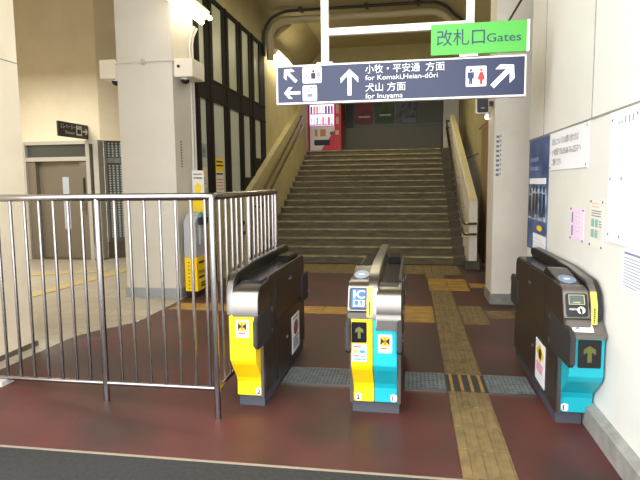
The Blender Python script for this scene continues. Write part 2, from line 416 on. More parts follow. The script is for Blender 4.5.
# ------------------------------------------------------------------ windows (left of stairs)
wn = 0
up = [7.67, 7.90, 8.22, 8.66, 8.97, 9.42, 9.72, 10.13, 10.46, 10.82]
low = [7.60, 7.90, 8.19, 8.69, 8.97, 9.48, 9.73, 10.13, 10.46, 10.88]
bays = list(zip(up[0::2], up[1::2])); lows = list(zip(low[0::2], low[1::2]))
for i, (a, b) in enumerate(bays):
    wn += 1
    lo = (1.33, 1.33, 1.33, 1.62, 2.0)[i]
    la, lb = lows[i]
    y0 = (bays[i - 1][1] + a) / 2 if i else 7.56; y1 = (b + bays[i + 1][0]) / 2 if i < 4 else 11.22
    t = bpy.data.objects.new('window_%d' % wn, None); C.objects.link(t); t.location = (-3.05, (a + b) / 2, 1.27); t['kind'] = 'structure'
    bm = new()
    box(bm, -3.10, -2.985, y0, a, 2.91, 4.30); box(bm, -3.10, -2.985, b, y1, 2.91, 4.30)
    box(bm, -3.10, -2.985, y0, la, 1.27, 2.91); box(bm, -3.10, -2.985, lb, y1, 1.27, 2.91)
    box(bm, -3.10, -2.987, a, b, 4.22, 4.30); box(bm, -3.10, -2.987, a, b, 2.91, 3.06); box(bm, -3.10, -2.987, la, lb, 2.76, 2.91); box(bm, -3.10, -2.987, la, lb, 1.27, lo)
    box(bm, -2.99, -2.975, y0, y1, 3.045, 3.075); box(bm, -2.99, -2.975, y0, y1, 2.745, 2.775); box(bm, -2.99, -2.97, y0, y0 + 0.05, 1.27, 4.30)
    obj('window_frame', bm, M['bronze_frame'], t)
    bm = new(); box(bm, -3.02, -3.005, a - 0.01, b + 0.01, 3.05, 4.23); obj('upper_pane', bm, M['pane'], t)
    bm = new(); box(bm, -3.02, -3.005, la - 0.01, lb + 0.01, lo - 0.01, 2.77); obj('lower_pane', bm, M['pane_low'], t)

PW = lambda x, y, z: Plane((x, y, z), (0, 1, 0), (0, 0, 1))       # faces +x... right runs along +y
def sheet(name, label, cat, P, w_, h_, m, d=0.004, group=None, r=0):
    t = thing(name, label, cat, P.p(0, 0, 0), group)
    bm = new(); slab(bm, P, rrect(0, 0, w_, h_, r) if r else rect(0, 0, w_, h_), 0.001, d); obj('sheet', bm, m, t)
    return t
P = PW(-3.004, 8.22, 1.37)
t = sheet('window_poster', 'tall poster with a yellow top on the second window from the pillar', 'poster', P, 0.37, 0.52, M['creampaper'])
bm = new(); slab(bm, P, rect(0.0, 0.33, 0.37, 0.53), 0.004, 0.006); obj('yellow_heading', bm, M['yellowcard'], t)
bm = new(); line_rows(bm, P, 0.04, 0.36, (0.47, 0.41, 0.28), 0.025, 0.008); obj('lettering', bm, M['ink'], t)
bm = new(); line_rows(bm, P, 0.04, 0.36, (0.20, 0.15, 0.10, 0.05), 0.010, 0.006); obj('red_lettering', bm, M['red_ink'], t)
P = PW(-3.004, 7.61, 1.89)
t = sheet('window_notice', 'small grey square notice on the window nearest the pillar', 'notice', P, 0.27, 0.20, mat('grey_notice_print', (150, 154, 148), 0.5))
bm = new(); slab(bm, P, oval(0.15, 0.1, 0.06, 0.05), 0.004, 0.006); slab(bm, P, rect(0.03, 0.02, 0.24, 0.035), 0.004, 0.006); obj('emblem', bm, M['greyink'], t)
P = PW(-3.004, 7.70, 1.45)
t = sheet('window_notice', 'narrow white notice with a yellow bear-like mark behind the advert stand', 'notice', P, 0.14, 0.30, M['creampaper'])
t['label'] = 'narrow pale notice with a small yellow mark on the window behind the advert stand'
bm = new(); slab(bm, P, oval(0.07, 0.22, 0.03, 0.04), 0.004, 0.006); obj('mark', bm, M['yellowcard'], t)
bm = new(); line_rows(bm, P, 0.03, 0.12, (0.06, 0.1, 0.14), 0.01, 0.006); obj('lettering', bm, M['greyink'], t)
for i, (yy, zz, c) in enumerate(((9.1, 0.80, 'upper left'), (9.5, 0.81, 'upper right'), (9.1, 0.64, 'lower left'), (9.5, 0.63, 'lower right'))):
    bm = new(); tube(bm, [(-2.99, yy, zz), (-2.95, yy, zz)], 0.035, 10)
    tag(obj('wall_plug', bm, M['ink']), 'dark round plug on the beige wall under the windows, %s of the four' % c, 'plug', 'plugs under the windows')

# ------------------------------------------------------------------ elevator
t = thing('elevator', 'elevator with taupe doors, pale frame and dark glass transom in the left hall', 'elevator', (-7.0, 10.3, 0))
bm = new()
for a, b in ((-7.86, -7.76), (-6.42, -6.34), (-6.26, -6.15)): box(bm, a, b, 10.2, 10.4, 0, 2.40)
box(bm, -7.757, -6.155, 10.206, 10.394, 2.33, 2.398); box(bm, -7.757, -6.343, 10.206, 10.394, 2.0, 2.08)
obj('frame', bm, M['elevframe'], t)
bm = new(); box(bm, -7.76, -6.42, 10.28, 10.32, 2.08, 2.33); obj('transom_glass', bm, M['darkglass'], t)
bm = new(); box(bm, -6.34, -6.26, 10.28, 10.32, 0.3, 2.33); obj('side_glass', bm, M['darkglass'], t)
bm = new(); box(bm, -7.76, -7.58, 10.25, 10.4, 0, 2.0); box(bm, -6.60, -6.42, 10.25, 10.4, 0, 2.0); obj('jamb', bm, M['elev'], t)
bm = new(); box(bm, -7.58, -7.16, 10.36, 10.40, 0.02, 2.0); obj('door', bm, M['elev'], t, bv=0.004)
bm = new(); box(bm, -7.15, -6.60, 10.33, 10.37, 0.02, 2.0); dr = obj('door', bm, M['elev'], t, bv=0.004)
bm = new(); box(bm, -7.04, -6.90, 10.322, 10.332, 0.62, 1.68); obj('window_pane', bm, mat('pale_blue_door_glass', (178, 188, 200), 0.15, coat=0.5), dr)
bm = new(); box(bm, -6.53, -6.49, 10.235, 10.25, 1.30, 1.66); obj('slot_panel', bm, M['black'], t)
bm = new(); box(bm, -6.55, -6.49, 10.235, 10.25, 0.95, 1.25); cp = obj('call_panel', bm, M['steel'], t)
for z in (1.03, 1.13): 
    bm = new(); tube(bm, [(-6.52, 10.237, z), (-6.52, 10.225, z)], 0.013, 8); obj('button', bm, M['black'], cp)
bm = new(); box(bm, -7.757, -6.15, 10.203, 10.40, 0, 0.02); obj('sill', bm, M['steel'], t)
# dotted glass of the shaft
t = thing('shaft_glazing', 'dotted grey glass side of the elevator shaft beside the pillar', 'glazing', (-5.7, 10.7, 0))
Pg = Plane((-6.17, 10.44, 0), (0.85, 0.70, 0), (0, 0, 1))
bm = new(); slab(bm, Pg, rect(0.0, 0.35, 1.08, 2.40), -0.02, 0.0); obj('glass', bm, M['shaftglass'], t)
bm = new()
for col in range(8):
    for row in range(30):
        a = 0.10 + col * 0.075 + (0.26 if col > 3 else 0); b = 0.45 + row * 0.05
        if a > 1.0: continue
        slab(bm, Pg, oval(a, b, 0.022, 0.018, 8), 0.0, 0.002)
    for row in range(6):
        a = 0.10 + col * 0.075 + (0.26 if col > 3 else 0)
        if a <= 1.0: slab(bm, Pg, oval(a, 2.1 + row * 0.05, 0.022, 0.018, 8), 0.0, 0.002)
obj('dot_print', bm, M['alu'], t)
bm = new(); slab(bm, Pg, rect(0.0, 0, 1.08, 0.35), -0.02, 0.02); obj('base', bm, M['base_dark'], t)
bm = new(); slab(bm, Pg, rect(0.0, 1.96, 1.08, 2.06), 0.0, 0.02); slab(bm, Pg, rect(0.0, 0.35, 0.05, 2.4), 0.0, 0.03); obj('frame', bm, M['base'], t)
# elevator sign
t = thing('elevator_sign', 'black projecting sign with a right arrow above the elevator doors', 'sign', (-6.4, 9.83, 2.42))
Pe = Plane((-6.4, 9.36, 2.42), (0, 1, 0), (0, 0, 1))
bm = new(); slab(bm, Pe, rect(0, 0, 0.94, 0.275), -0.04, 0.0); obj('panel', bm, M['black'], t, bv=0.004)
text('lettering', 'エレベーター', Pe, 0.05, 0.155, 0.10, M['white'], t, width=0.46)
text('lettering', 'Elevator', Pe, 0.20, 0.06, 0.08, M['white'], t, width=0.29)
bm = new(); slab(bm, Pe, rect(0.54, 0.05, 0.72, 0.235), 0, 0.003); pc = obj('pictogram', bm, M['white'], t)
bm = new(); slab(bm, Pe, rect(0.57, 0.08, 0.69, 0.17), 0.003, 0.005); slab(bm, Pe, [(0.6, 0.19), (0.62, 0.22), (0.58, 0.22)], 0.003, 0.005); slab(bm, Pe, [(0.64, 0.19), (0.68, 0.19), (0.66, 0.22)], 0.003, 0.005); obj('elevator_symbol', bm, M['ink'], pc)
bm = new(); slab(bm, Pe, arrow_pts(0.83, 0.14, 0.16, -math.pi / 2), 0, 0.003); obj('arrow', bm, M['white'], t)
bm = new(); box(bm, -6.43, -6.41, 10.28, 10.3, 2.46, 2.66); obj('bracket', bm, M['black'], t)

# ------------------------------------------------------------------ tactile paving, grates
def studs(bm, x0, x1, y0, y1, h=0.004):
    n = max(2, int((x1 - x0) / 0.06)); k = max(2, int((y1 - y0) / 0.06))
    for i in range(n):
        for j in range(k):
            cx = x0 + (i + 0.5) * (x1 - x0) / n; cy = y0 + (j + 0.5) * (y1 - y0) / k
            g = bmesh.ops.create_cone(bm, cap_ends=True, segments=6, radius1=0.017, radius2=0.011, depth=h)
            for v in g['verts']: v.co += Vector((cx, cy, 0.006 + h / 2))
def bars(bm, x0, x1, y0, y1, along='y'):
    rows = max(1, round((y1 - y0) / 0.3)) if along == 'y' else max(1, round((x1 - x0) / 0.3))
    for r in range(rows):
        for k in range(4):
            if along == 'y':
                cx = x0 + (k + 0.5) * (x1 - x0) / 4; a = y0 + r * (y1 - y0) / rows + 0.015; b = y0 + (r + 1) * (y1 - y0) / rows - 0.015
                prism(bm, [(cx - 0.022, 0.006), (cx + 0.022, 0.006), (cx + 0.016, 0.013), (cx - 0.016, 0.013)], a, b, 'y')
            else:
                cy = y0 + (k + 0.5) * (y1 - y0) / 4; a = x0 + r * (x1 - x0) / rows + 0.015; b = x0 + (r + 1) * (x1 - x0) / rows - 0.015
                prism(bm, [(cy - 0.022, 0.006), (cy + 0.022, 0.006), (cy + 0.016, 0.013), (cy - 0.016, 0.013)], a, b, 'x')
def tact(label, x0, x1, y0, y1, m, kind, z=0.0):
    bm = new()
    nx = max(1, round((x1 - x0) / 0.3)); ny = max(1, round((y1 - y0) / 0.3))
    for i in range(nx):
        for j in range(ny):
            box(bm, x0 + i * (x1 - x0) / nx + 0.003, x0 + (i + 1) * (x1 - x0) / nx - 0.003, y0 + j * (y1 - y0) / ny + 0.003, y0 + (j + 1) * (y1 - y0) / ny - 0.003, z, 0.006)
    if kind == 'studs': studs(bm, x0 + 0.01, x1 - 0.01, y0 + 0.01, y1 - 0.01)
    else: bars(bm, x0, x1, y0, y1, kind)
    # thin joints between the 30 cm blocks
    return tag(obj('tactile_paving', bm, m), label, 'tactile paving')
tact('worn yellow tactile path between the gates, running towards the camera', 0.26, 0.54, 1.55, 3.925, M['tact'], 'y')
tact('worn yellow tactile path between the grate and the stairs', 0.26, 0.54, 4.285, 7.68, M['tact'], 'y')
tact('short worn tactile block row joining the bright block to the studded band at the stairs', 0.22, 0.52, 8.66, 9.04, M['tact'], 'y')
tact('bright ochre tactile square at the bend in front of the stairs', 0.24, 0.80, 7.70, 8.64, M['tact_bright'], 'x')
tact('thin ochre tactile strip leading right past the white pillar', 0.82, 2.2, 7.96, 8.26, M['tact_bright'], 'x')
tact('studded tactile band along the foot of the stairs', -2.85, 0.80, 9.06, 10.02, M['tact'], 'studs')
tact('bright ochre tactile block left of the path beyond the middle gate', -0.08, 0.25, 5.90, 6.68, M['tact_bright'], 'x')
tact('worn tactile block right of the path near the white pillar', 0.55, 0.82, 5.88, 6.75, M['tact'], 'studs')
tact('ochre tactile strip crossing the floor towards the left pillar', -2.9, -0.10, 6.17, 6.52, M['tact_bright'], 'x')
tact('worn ochre tactile strip from the path towards the right passage', 0.84, 2.6, 6.17, 6.52, M['tact'], 'x')
# corridor lines
def tact_line(label, a, b, wd):
    a = Vector(a); b = Vector(b); d = (b - a).normalized(); n = Vector((-d.y, d.x))
    L = (b - a).length; bm = new()
    steps = 24; low = []; 
    for i in range(steps + 1):
        c = a + d * L * i / steps
        row = []
        for s in (-1, 1):
            p = c + n * s * wd / 2
            row.append((bm.verts.new((p.x, p.y, ramp(p.x, p.y) + 0.001)), bm.verts.new((p.x, p.y, ramp(p.x, p.y) + 0.008))))
        low.append(row)
    for r0_, r1_ in zip(low, low[1:]):
        bm.faces.new((r0_[0][1], r0_[1][1], r1_[1][1], r1_[0][1])); bm.faces.new((r0_[0][0], r0_[0][1], r1_[0][1], r1_[0][0])); bm.faces.new((r0_[1][0], r0_[1][1], r1_[1][1], r1_[1][0]))
    return tag(obj('tactile_paving', bm, mat('pale_ochre_tactile', (188, 168, 118), 0.6, var=0.08, scale=8)), label, 'tactile paving')
tact_line('pale ochre tactile line running along the tiled hall behind the railing', (-5.25, 6.2), (-4.95, 10.1), 0.28)
tact_line('pale ochre tactile line leading to the elevator doors', (-7.4, 7.95), (-5.3, 8.9), 0.26)

def grate(label, x0, x1):
    t = thing('drain_grate', label, 'grate', ((x0 + x1) / 2, 4.1, 0))
    bm = new(); box(bm, x0, x1, 3.93, 4.28, 0.0, 0.004); obj('tray', bm, M['grate_dark'], t)
    bm = new()
    n = int((x1 - x0) / 0.028)
    for i in range(n):
        x = x0 + (i + 0.5) * (x1 - x0) / n; box(bm, x - 0.009, x + 0.009, 3.93, 4.28, 0.004, 0.009)
    for j in range(8):
        y = 3.94 + j * 0.047; box(bm, x0, x1, y, y + 0.02, 0.004, 0.0085)
    obj('grid_bars', bm, M['grate'], t)
    for a, b in ((3.915, 3.93), (4.28, 4.292)):
        bm = new(); box(bm, x0, x1, a, b, 0, 0.010); obj('rim', bm, M['steel'], t)
grate('grey metal floor grate between the yellow gate and the middle gate', -0.965, -0.40)
grate('grey metal floor grate between the middle gate and the tactile path', -0.05, 0.255)
grate('grey metal floor grate between the tactile path and the turquoise wall gate', 0.545, 0.865)
t = thing('drain_cover', 'dark grate cover with yellow tactile bars where the path crosses the grates', 'grate cover', (0.4, 4.1, 0))
bm = new(); box(bm, 0.26, 0.54, 3.93, 4.28, 0, 0.005)
n = 9
obj('plate', bm, M['grate_dark'], t)
for k in range(4):
    x = 0.285 + k * 0.07
    bm = new(); box(bm, x, x + 0.022, 3.94, 4.27, 0.005, 0.012); obj('bar', bm, M['tact_bright'], t)

# ------------------------------------------------------------------ railing
t = thing('railing', 'stainless steel corner railing with vertical bars in front of the tiled hall', 'railing', (-1.22, 3.26, 0))
TZ, BZ = 1.425, 0.2
bm = new(); tube(bm, [(-3.13, 3.26, TZ), (-1.28, 3.26, TZ), (-1.235, 3.275, TZ), (-1.22, 3.32, TZ), (-1.22, 4.86, TZ)], 0.024, 12); obj('top_rail', bm, M['tube'], t, smooth=True)
bm = new(); tube(bm, [(-3.1, 3.26, BZ), (-1.22, 3.26, BZ), ], 0.015, 10); tube(bm, [(-1.22, 3.26, BZ), (-1.22, 4.86, BZ)], 0.015, 10); obj('bottom_rail', bm, M['tube'], t, smooth=True)
for x, y in ((-1.222, 3.26), (-1.993, 3.26), (-2.74, 3.26), (-1.22, 4.03), (-1.22, 4.86)):
    if x < -2.5: continue
    bm = new(); tube(bm, [(x, y, ramp(x, y) - 0.002), (x, y, TZ)], 0.021, 12); obj('post', bm, M['tube'], t, smooth=True)
for x in [-3.02, -2.92, -2.82, -2.715, -2.614, -2.511, -2.406, -2.302, -2.198, -2.1, -1.873, -1.774, -1.671, -1.565, -1.462, -1.359, -1.268]:
    bm = new(); tube(bm, [(x, 3.26, BZ), (x, 3.26, TZ)], 0.0105, 8); obj('baluster', bm, M['tube'], t, smooth=True)
for y in [3.39, 3.51, 3.63, 3.735, 3.85, 4.16, 4.27, 4.38, 4.5, 4.62, 4.75]:
    bm = new(); tube(bm, [(-1.22, y, BZ), (-1.22, y, TZ)], 0.0105, 8); obj('baluster', bm, M['tube'], t, smooth=True)
bm = new(); box(bm, -2.86, -2.72, 3.2, 3.32, ramp(-2.74, 3.26) - 0.01, ramp(-2.8, 3.26) + 0.03); obj('foot_block', bm, M['alu'], t)
bm = new(); tube(bm, [(-2.79, 3.26, ramp(-2.8, 3.26)), (-2.79, 3.26, BZ)], 0.018, 8); obj('foot_stub', bm, M['tube'], t)

# ------------------------------------------------------------------ ticket gates
def sticker_no_entry(P, a, b, w_, h_, t):
    bm = new(); slab(bm, P, rrect(a, b, a + w_, b + h_, 0.006), 0, 0.002); s = obj('no_entry_sticker', bm, M['white'], t)
    bm = new(); slab(bm, P, rect(a + 0.012, b + h_ * 0.36, a + w_ - 0.012, b + h_ - 0.01), 0.002, 0.003); obj('yellow_square', bm, M['yellowcard'], s)
    c0, c1 = b + h_ * 0.36 + 0.008, b + h_ - 0.018; m_ = (c0 + c1) / 2; ca = a + w_ / 2
    bm = new()
    for sg in (-1, 1):
        slab(bm, P, [(ca + sg * 0.006, m_ - 0.006), (ca + sg * (w_ / 2 - 0.014), c0), (ca + sg * (w_ / 2 - 0.014), c1), (ca + sg * 0.006, m_ + 0.006)][::sg], 0.003, 0.004)
    obj('black_flaps', bm, M['ink'], s)
    bm = new(); slab(bm, P, oval(ca, m_ + 0.02, 0.005, 0.005, 8), 0.004, 0.005); slab(bm, P, rect(ca - 0.004, m_ - 0.022, ca + 0.004, m_ + 0.014), 0.004, 0.005); obj('red_figure', bm, M['red_ink'], s)
    bm = new(); line_rows(bm, P, a + 0.015, a + w_ - 0.015, (b + h_ * 0.2,), 0.008, 0.003, 0.1); obj('lettering', bm, M['red_ink'], s)
    bm = new(); line_rows(bm, P, a + 0.02, a + w_ - 0.02, (b + h_ * 0.1,), 0.005, 0.003, 0.1); obj('lettering', bm, M['greyink'], s)

def badge(P, a, b, s, t):
    r = 0.021
    bm = new(); slab(bm, P, [(a - r, b - r * 0.6), (a - r * 0.4, b - r * 1.15), (a + r * 0.6, b - r * 1.15), (a + r, b - r * 0.6), (a + r, b + r * 0.9), (a, b + r * 1.25), (a - r, b + r * 0.9)], 0, 0.002)
    o = obj('number_badge', bm, M['white'], t)
    text('digit', s, P, a - 0.011, b - 0.016, 0.044, M['ink'], o, d=0.004, bold=0.0015)

def half_gate(t, xr, W, s, kind, col, num, Yf=3.33, ledge=False, gap=0.0, fo=0.06, u0=0.022):
    """one passage side of a gate: xr = line of the high rail, s = side of the passage"""
    X = lambda u: xr + s * u
    def ex(bm, prof, u0, u1): return prism(bm, prof, X(u0), X(u1), 'x')
    pan = lambda u, z, y, d=0: None
    # coloured front panel that steps back towards the floor
    prof = [(Yf, 0.61 if ledge and kind == 'entry' else 0.66), (Yf, 0.37), (Yf + 0.02, 0.335), (3.45, 0.215), (3.465, 0.18), (3.465, 0.085), (3.5, 0.085), (3.5, 0.61 if ledge and kind == 'entry' else 0.66)]
    bm = new(); ex(bm, prof, gap, W - 0.024); fp = obj('front_panel', bm, M[col], t, bv=0.003)
    # steel strip at the passage edge and rubber flaps parked in the side
    bm = new(); ex(bm, [(3.44, 0.085), (3.5, 0.085), (3.5, 0.60), (3.44, 0.60)], W - 0.024, W - 0.002); obj('corner_strip', bm, M['steel'], t, bv=0.003)
    for nm, y0, y1, z0, z1 in (('flap', Yf - fo, 3.66, 0.43, 0.685), ('flap', 4.72, 4.98 + fo * 0.5, 0.44, 0.69)):
        bm = new(); pr = rrect(y0, z0, y1, z1, 0.035)
        if nm == 'flap' and y0 < 4: pr = [(y0, z0 + 0.05), (y0 + 0.04, z0 + 0.02), (y1 - 0.02, z0), (y1, z0 + 0.02), (y1, z1 - 0.02), (y1 - 0.03, z1), (y0 + 0.04, z1 - 0.02), (y0, z1 - 0.05)]
        ex(bm, pr, W - 0.022, W + 0.006); fl = obj(nm, bm, M['flap'], t, bv=0.006)
        bm = new(); ex(bm, rect(y1 - 0.02, z0 + 0.04, y1 + 0.0, z0 + 0.07), W - 0.002, W + 0.012); ex(bm, rect(y1 - 0.02, z1 - 0.06, y1, z1 - 0.03), W - 0.002, W + 0.012); obj('hinge', bm, M['steel'], fl)
    # polished strip along the top passage edge
    bm = new(); ex(bm, [(3.62, 0.85), (4.78, 0.85), (4.78, 0.868), (3.62, 0.872)], W - 0.018, W - 0.002); obj('edge_trim', bm, M['gate'], t)
    bm = new(); tube(bm, [(X(W - 0.012), 4.32, 0.74), (X(W + 0.002), 4.32, 0.74)], 0.018, 10); tube(bm, [(X(W - 0.012), 4.28, 0.74), (X(W + 0.002), 4.28, 0.74)], 0.010, 8); obj('side_lock', bm, M['steel'], t)
    bm = new(); tube(bm, [(X(W - 0.012), 4.15, 0.30), (X(W + 0.004), 4.15, 0.30)], 0.016, 10); obj('side_lock', bm, M['steel'], t)
    bm = new(); ex(bm, rect(3.8, 0.08, 3.807, 0.82), W - 0.006, W + 0.002); ex(bm, rect(3.8, 0.50, 4.8, 0.507), W - 0.006, W + 0.002); obj('panel_joint', bm, M['black'], t)
    left = min(X(gap), X(W - 0.024)); right = max(X(gap), X(W - 0.024))
    Pf = Plane((left, Yf, 0), (1, 0, 0), (0, 0, 1)); Pl = Plane((left, 3.465, 0), (1, 0, 0), (0, 0, 1)); wd = right - left
    badge(Pl, (wd - 0.024) if s > 0 else 0.030, 0.115, num, t)
    if kind == 'exit':
        a0 = Yf - 0.005
        nose = [(a0 + 0.03, 0.585), (a0 - 0.01, 0.60), (a0 - 0.01, 0.665), (a0 + 0.012, 0.69), (a0 + 0.008, 0.765), (a0 + 0.02, 0.80), (a0 + 0.05, 0.83), (a0 + 0.10, 0.845), (3.62, 0.85), (3.62, 0.585)] if ledge else \
               [(a0 + 0.02, 0.645), (a0 - 0.008, 0.66), (a0 - 0.008, 0.765), (a0 + 0.006, 0.805), (a0 + 0.035, 0.832), (a0 + 0.09, 0.845), (3.62, 0.85), (3.62, 0.645)]
        bm = new(); ex(bm, nose, 0.022, W); obj('nose', bm, M['steel'], t, smooth=True, bv=0.003)
        bm = new(); ex(bm, [(3.46, 0.83), (4.80, 0.83), (4.80, 0.862), (3.50, 0.862), (3.46, 0.85)], 0.022, W - 0.018); obj('counter_glass', bm, M['gloss'], t, bv=0.004)
        bm = new(); ex(bm, [(4.36, 0.86), (4.74, 0.86), (4.70, 0.905), (4.42, 0.905)], 0.05, W - 0.03); obj('exit_reader', bm, M['gloss'], t, bv=0.008)
        sticker_no_entry(Pf, wd * 0.5 - 0.042, 0.52 if not ledge else 0.455, 0.085, 0.115, t)
    else:
        # reader head: steel frame with a tilted display, oval pad behind it, low counter after that
        a0 = Yf
        rd = [(a0 + 0.01, 0.655), (a0 + 0.01, 0.70), (a0 + 0.035, 0.71), (a0 + 0.085, 0.845), (a0 + 0.11, 0.87), (a0 + 0.16, 0.878), (3.62, 0.88), (3.62, 0.655)]
        bm = new(); ex(bm, [(Yf + 0.03, 0.66), (Yf + 0.10, 0.83), (Yf + 0.16, 0.865), (3.64, 0.868), (3.64, 0.66)], W - 0.006, W + 0.003); obj('side_cheek', bm, M['gate'], t)
        bm = new(); ex(bm, rd, u0, W); obj('reader_frame', bm, M['steel'], t, smooth=True, bv=0.005)
        bm = new(); ex(bm, [(a0 + 0.13, 0.87), (3.80, 0.925), (3.86, 0.925), (3.93, 0.88), (4.80, 0.87), (4.80, 0.85), (a0 + 0.13, 0.85)], u0, W - 0.010); obj('counter_glass', bm, M['gloss'], t, bv=0.004)
        Pt = Plane((min(X(u0), X(W)), a0 + 0.035, 0.71), (1, 0, 0), (0, 0.05, 0.135)); w2 = W - u0
        L = 0.144
        sl = Plane((min(X(u0), X(W)), a0 + 0.13, 0.87), (1, 0, 0), (0, 3.80 - a0 - 0.13, 0.055))
        bm = new(); slab(bm, sl, oval(w2 * 0.5, 0.15, w2 * 0.36, 0.082), 0.0, 0.004); pd = obj('card_pad', bm, M['pad'], t)
        bm = new(); slab(bm, sl, rect(w2 * 0.38, 0.14, w2 * 0.62, 0.16), 0.004, 0.006); obj('pad_mark', bm, M['white'], pd)
        bm = new(); slab(bm, Pt, rrect(0.009, 0.006, w2 - 0.009, L - 0.004, 0.015), 0, 0.008); sf = obj('display_bezel', bm, M['black'], t)
        if ledge:
            bm = new(); slab(bm, Pt, rrect(0.03, 0.078, w2 - 0.03, L - 0.016, 0.006), 0.008, 0.011); obj('screen', bm, mat('grey_display', (84, 92, 92), 0.2), sf)
            bm = new()
            for q in (rect(0.026, 0.074, w2 - 0.026, 0.078), rect(0.026, L - 0.016, w2 - 0.026, L - 0.012), rect(0.026, 0.078, 0.030, L - 0.016), rect(w2 - 0.030, 0.078, w2 - 0.026, L - 0.016), rect(0.05, 0.084, w2 - 0.05, 0.09)): slab(bm, Pt, q, 0.008, 0.012)
            obj('screen_rim', bm, mat('olive_rim', (170, 172, 120), 0.4), sf)
            bm = new(); slab(bm, Pt, oval(w2 * 0.66, 0.042, 0.021, 0.021), 0.008, 0.011); ic = obj('round_symbol', bm, M['white'], sf)
            bm = new(); slab(bm, Pt, [(w2 * 0.66 - 0.005, 0.022), (w2 * 0.66 + 0.005, 0.022), (w2 * 0.66 + 0.005, 0.05), (w2 * 0.66 - 0.012, 0.056)], 0.011, 0.013); obj('symbol_mark', bm, M['ink'], ic)
            text('lettering', 'manaca', Pt, 0.028, 0.042, 0.022, M['white'], sf, width=0.055, d=0.010)
            # slanting steel shelf with a notice
            bm = new(); ex(bm, [(Yf - 0.025, 0.60), (Yf - 0.025, 0.625), (a0 + 0.07, 0.70), (3.5, 0.70), (3.5, 0.60)], 0.0, W - 0.024); obj('shelf', bm, M['steel'], t, bv=0.003)
            Ps = Plane((min(X(0.0), X(W - 0.024)), Yf - 0.025, 0.625), (1, 0, 0), (0, 0.095, 0.075))
            bm = new(); slab(bm, Ps, rect(0.012, 0.018, 0.125, 0.115), 0.001, 0.003); pp = obj('notice_card', bm, M['paper'], t)
            bm = new(); slab(bm, Ps, rect(0.07, 0.07, 0.10, 0.09), 0.003, 0.004); slab(bm, Ps, rect(0.03, 0.04, 0.05, 0.048), 0.003, 0.004); line_rows(bm, Ps, 0.025, 0.1, (0.09, 0.1), 0.005, 0.004); obj('print', bm, M['blue_ink'], pp)
        else:
            bm = new(); slab(bm, Pt, rrect(0.024, 0.014, w2 - 0.022, L - 0.014, 0.006), 0.008, 0.011); pl = obj('reader_sign', bm, M['blue_ink'], sf)
            text('lettering', 'IC', Pt, 0.036, 0.074, 0.072, M['white'], sf, width=0.070, d=0.013, bold=0.0008)
            bm = new(); slab(bm, Pt, rect(0.034, 0.022, w2 - 0.032, 0.062), 0.011, 0.0125); obj('white_band', bm, M['white'], sf)
            text('lettering', '専用', Pt, 0.038, 0.028, 0.036, M['blue_ink'], sf, width=0.062, d=0.016, bold=0.001)
        # arrow display, card notice
        ya, yb = (0.425, 0.59) if ledge else (0.515, 0.645)
        aw = 0.02
        x0 = (wd - 0.115 - 0.012) if ledge else 0.0
        if ledge: x0, x1 = 0.045, wd - 0.018
        else: x0, x1 = 0.004, 0.098
        bm = new(); slab(bm, Pf, rrect(x0, ya, x1, yb, 0.008), 0, 0.003); ad = obj('arrow_display', bm, M['gloss'], t)
        bm = new(); slab(bm, Pf, arrow_pts((x0 + x1) / 2, (ya + yb) / 2 - 0.004, min(x1 - x0, yb - ya) * 0.72, 0, 0.26), 0.003, 0.005); obj('arrow', bm, M['arrow'], ad)
        if not ledge:
            bm = new(); slab(bm, Pf, rect(0.008, 0.395, 0.096, 0.505), 0, 0.002); nc = obj('notice_sticker', bm, M['paper'], t)
            bm = new(); line_rows(bm, Pf, 0.016, 0.09, (0.484, 0.426), 0.008, 0.003, 0.1); obj('lettering', bm, M['red_ink'], nc)
            bm = new(); slab(bm, Pf, rect(0.014, 0.445, 0.046, 0.472), 0.002, 0.003); obj('picture', bm, mat('tan_print', (226, 180, 90), 0.6), nc)
            bm = new(); slab(bm, Pf, oval(0.07, 0.458, 0.02, 0.011), 0.002, 0.003); line_rows(bm, Pf, 0.016, 0.09, (0.405,), 0.01, 0.003, 0.1); obj('picture', bm, mat('sky_blue_print', (50, 150, 210), 0.6), nc)
    return t

def body_of(t, xa, xb):
    prof = [(3.47, 0.08), (4.86, 0.08), (4.86, 0.82), (4.82, 0.86), (3.62, 0.86), (3.5, 0.80), (3.47, 0.70)]
    bm = new(); prism(bm, prof, xa, xb, 'x'); obj('cabinet', bm, M['gate'], t, bv=0.006)
    bm = new(); box(bm, xa + 0.012, xb - 0.012, 3.5, 4.84, 0.0, 0.085); obj('kick_plate', bm, M['kick'], t)
def rail_of(t, x0, x1, m, front=3.38, trim=None, top=0.95, slot=None):
    f = front
    pr = [(f, 0.66), (f + 0.005, 0.78), (f + 0.04, 0.855), (f + 0.12, 0.91), (f + 0.28, top - 0.015), (f + 0.5, top), (4.92, top), (4.99, top - 0.02), (5.0, top - 0.06), (4.9, 0.84), (4.86, 0.80), (f + 0.15, 0.80), (f + 0.12, 0.66)]
    bm = new(); prism(bm, pr, x0, x1, 'x'); r = obj('guide_rail', bm, m, t, smooth=True, bv=0.006)
    return r
def rail_trim(t, x0, x1, f, top, yend, m=None):
    o = [(f, 0.66), (f + 0.005, 0.78), (f + 0.04, 0.855), (f + 0.12, 0.91), (f + 0.28, top - 0.015), (f + 0.5, top), (yend, top)]
    up = [(y - 0.006, z + (0.006 if i > 1 else 0)) for i, (y, z) in enumerate(o)]
    dn = [(y + 0.012, z - (0.012 if i > 1 else 0)) for i, (y, z) in enumerate(o)]
    bm = new(); prism(bm, up + dn[::-1], x0, x1, 'x'); return obj('rail_trim', bm, m or M['steel'], t, smooth=True)
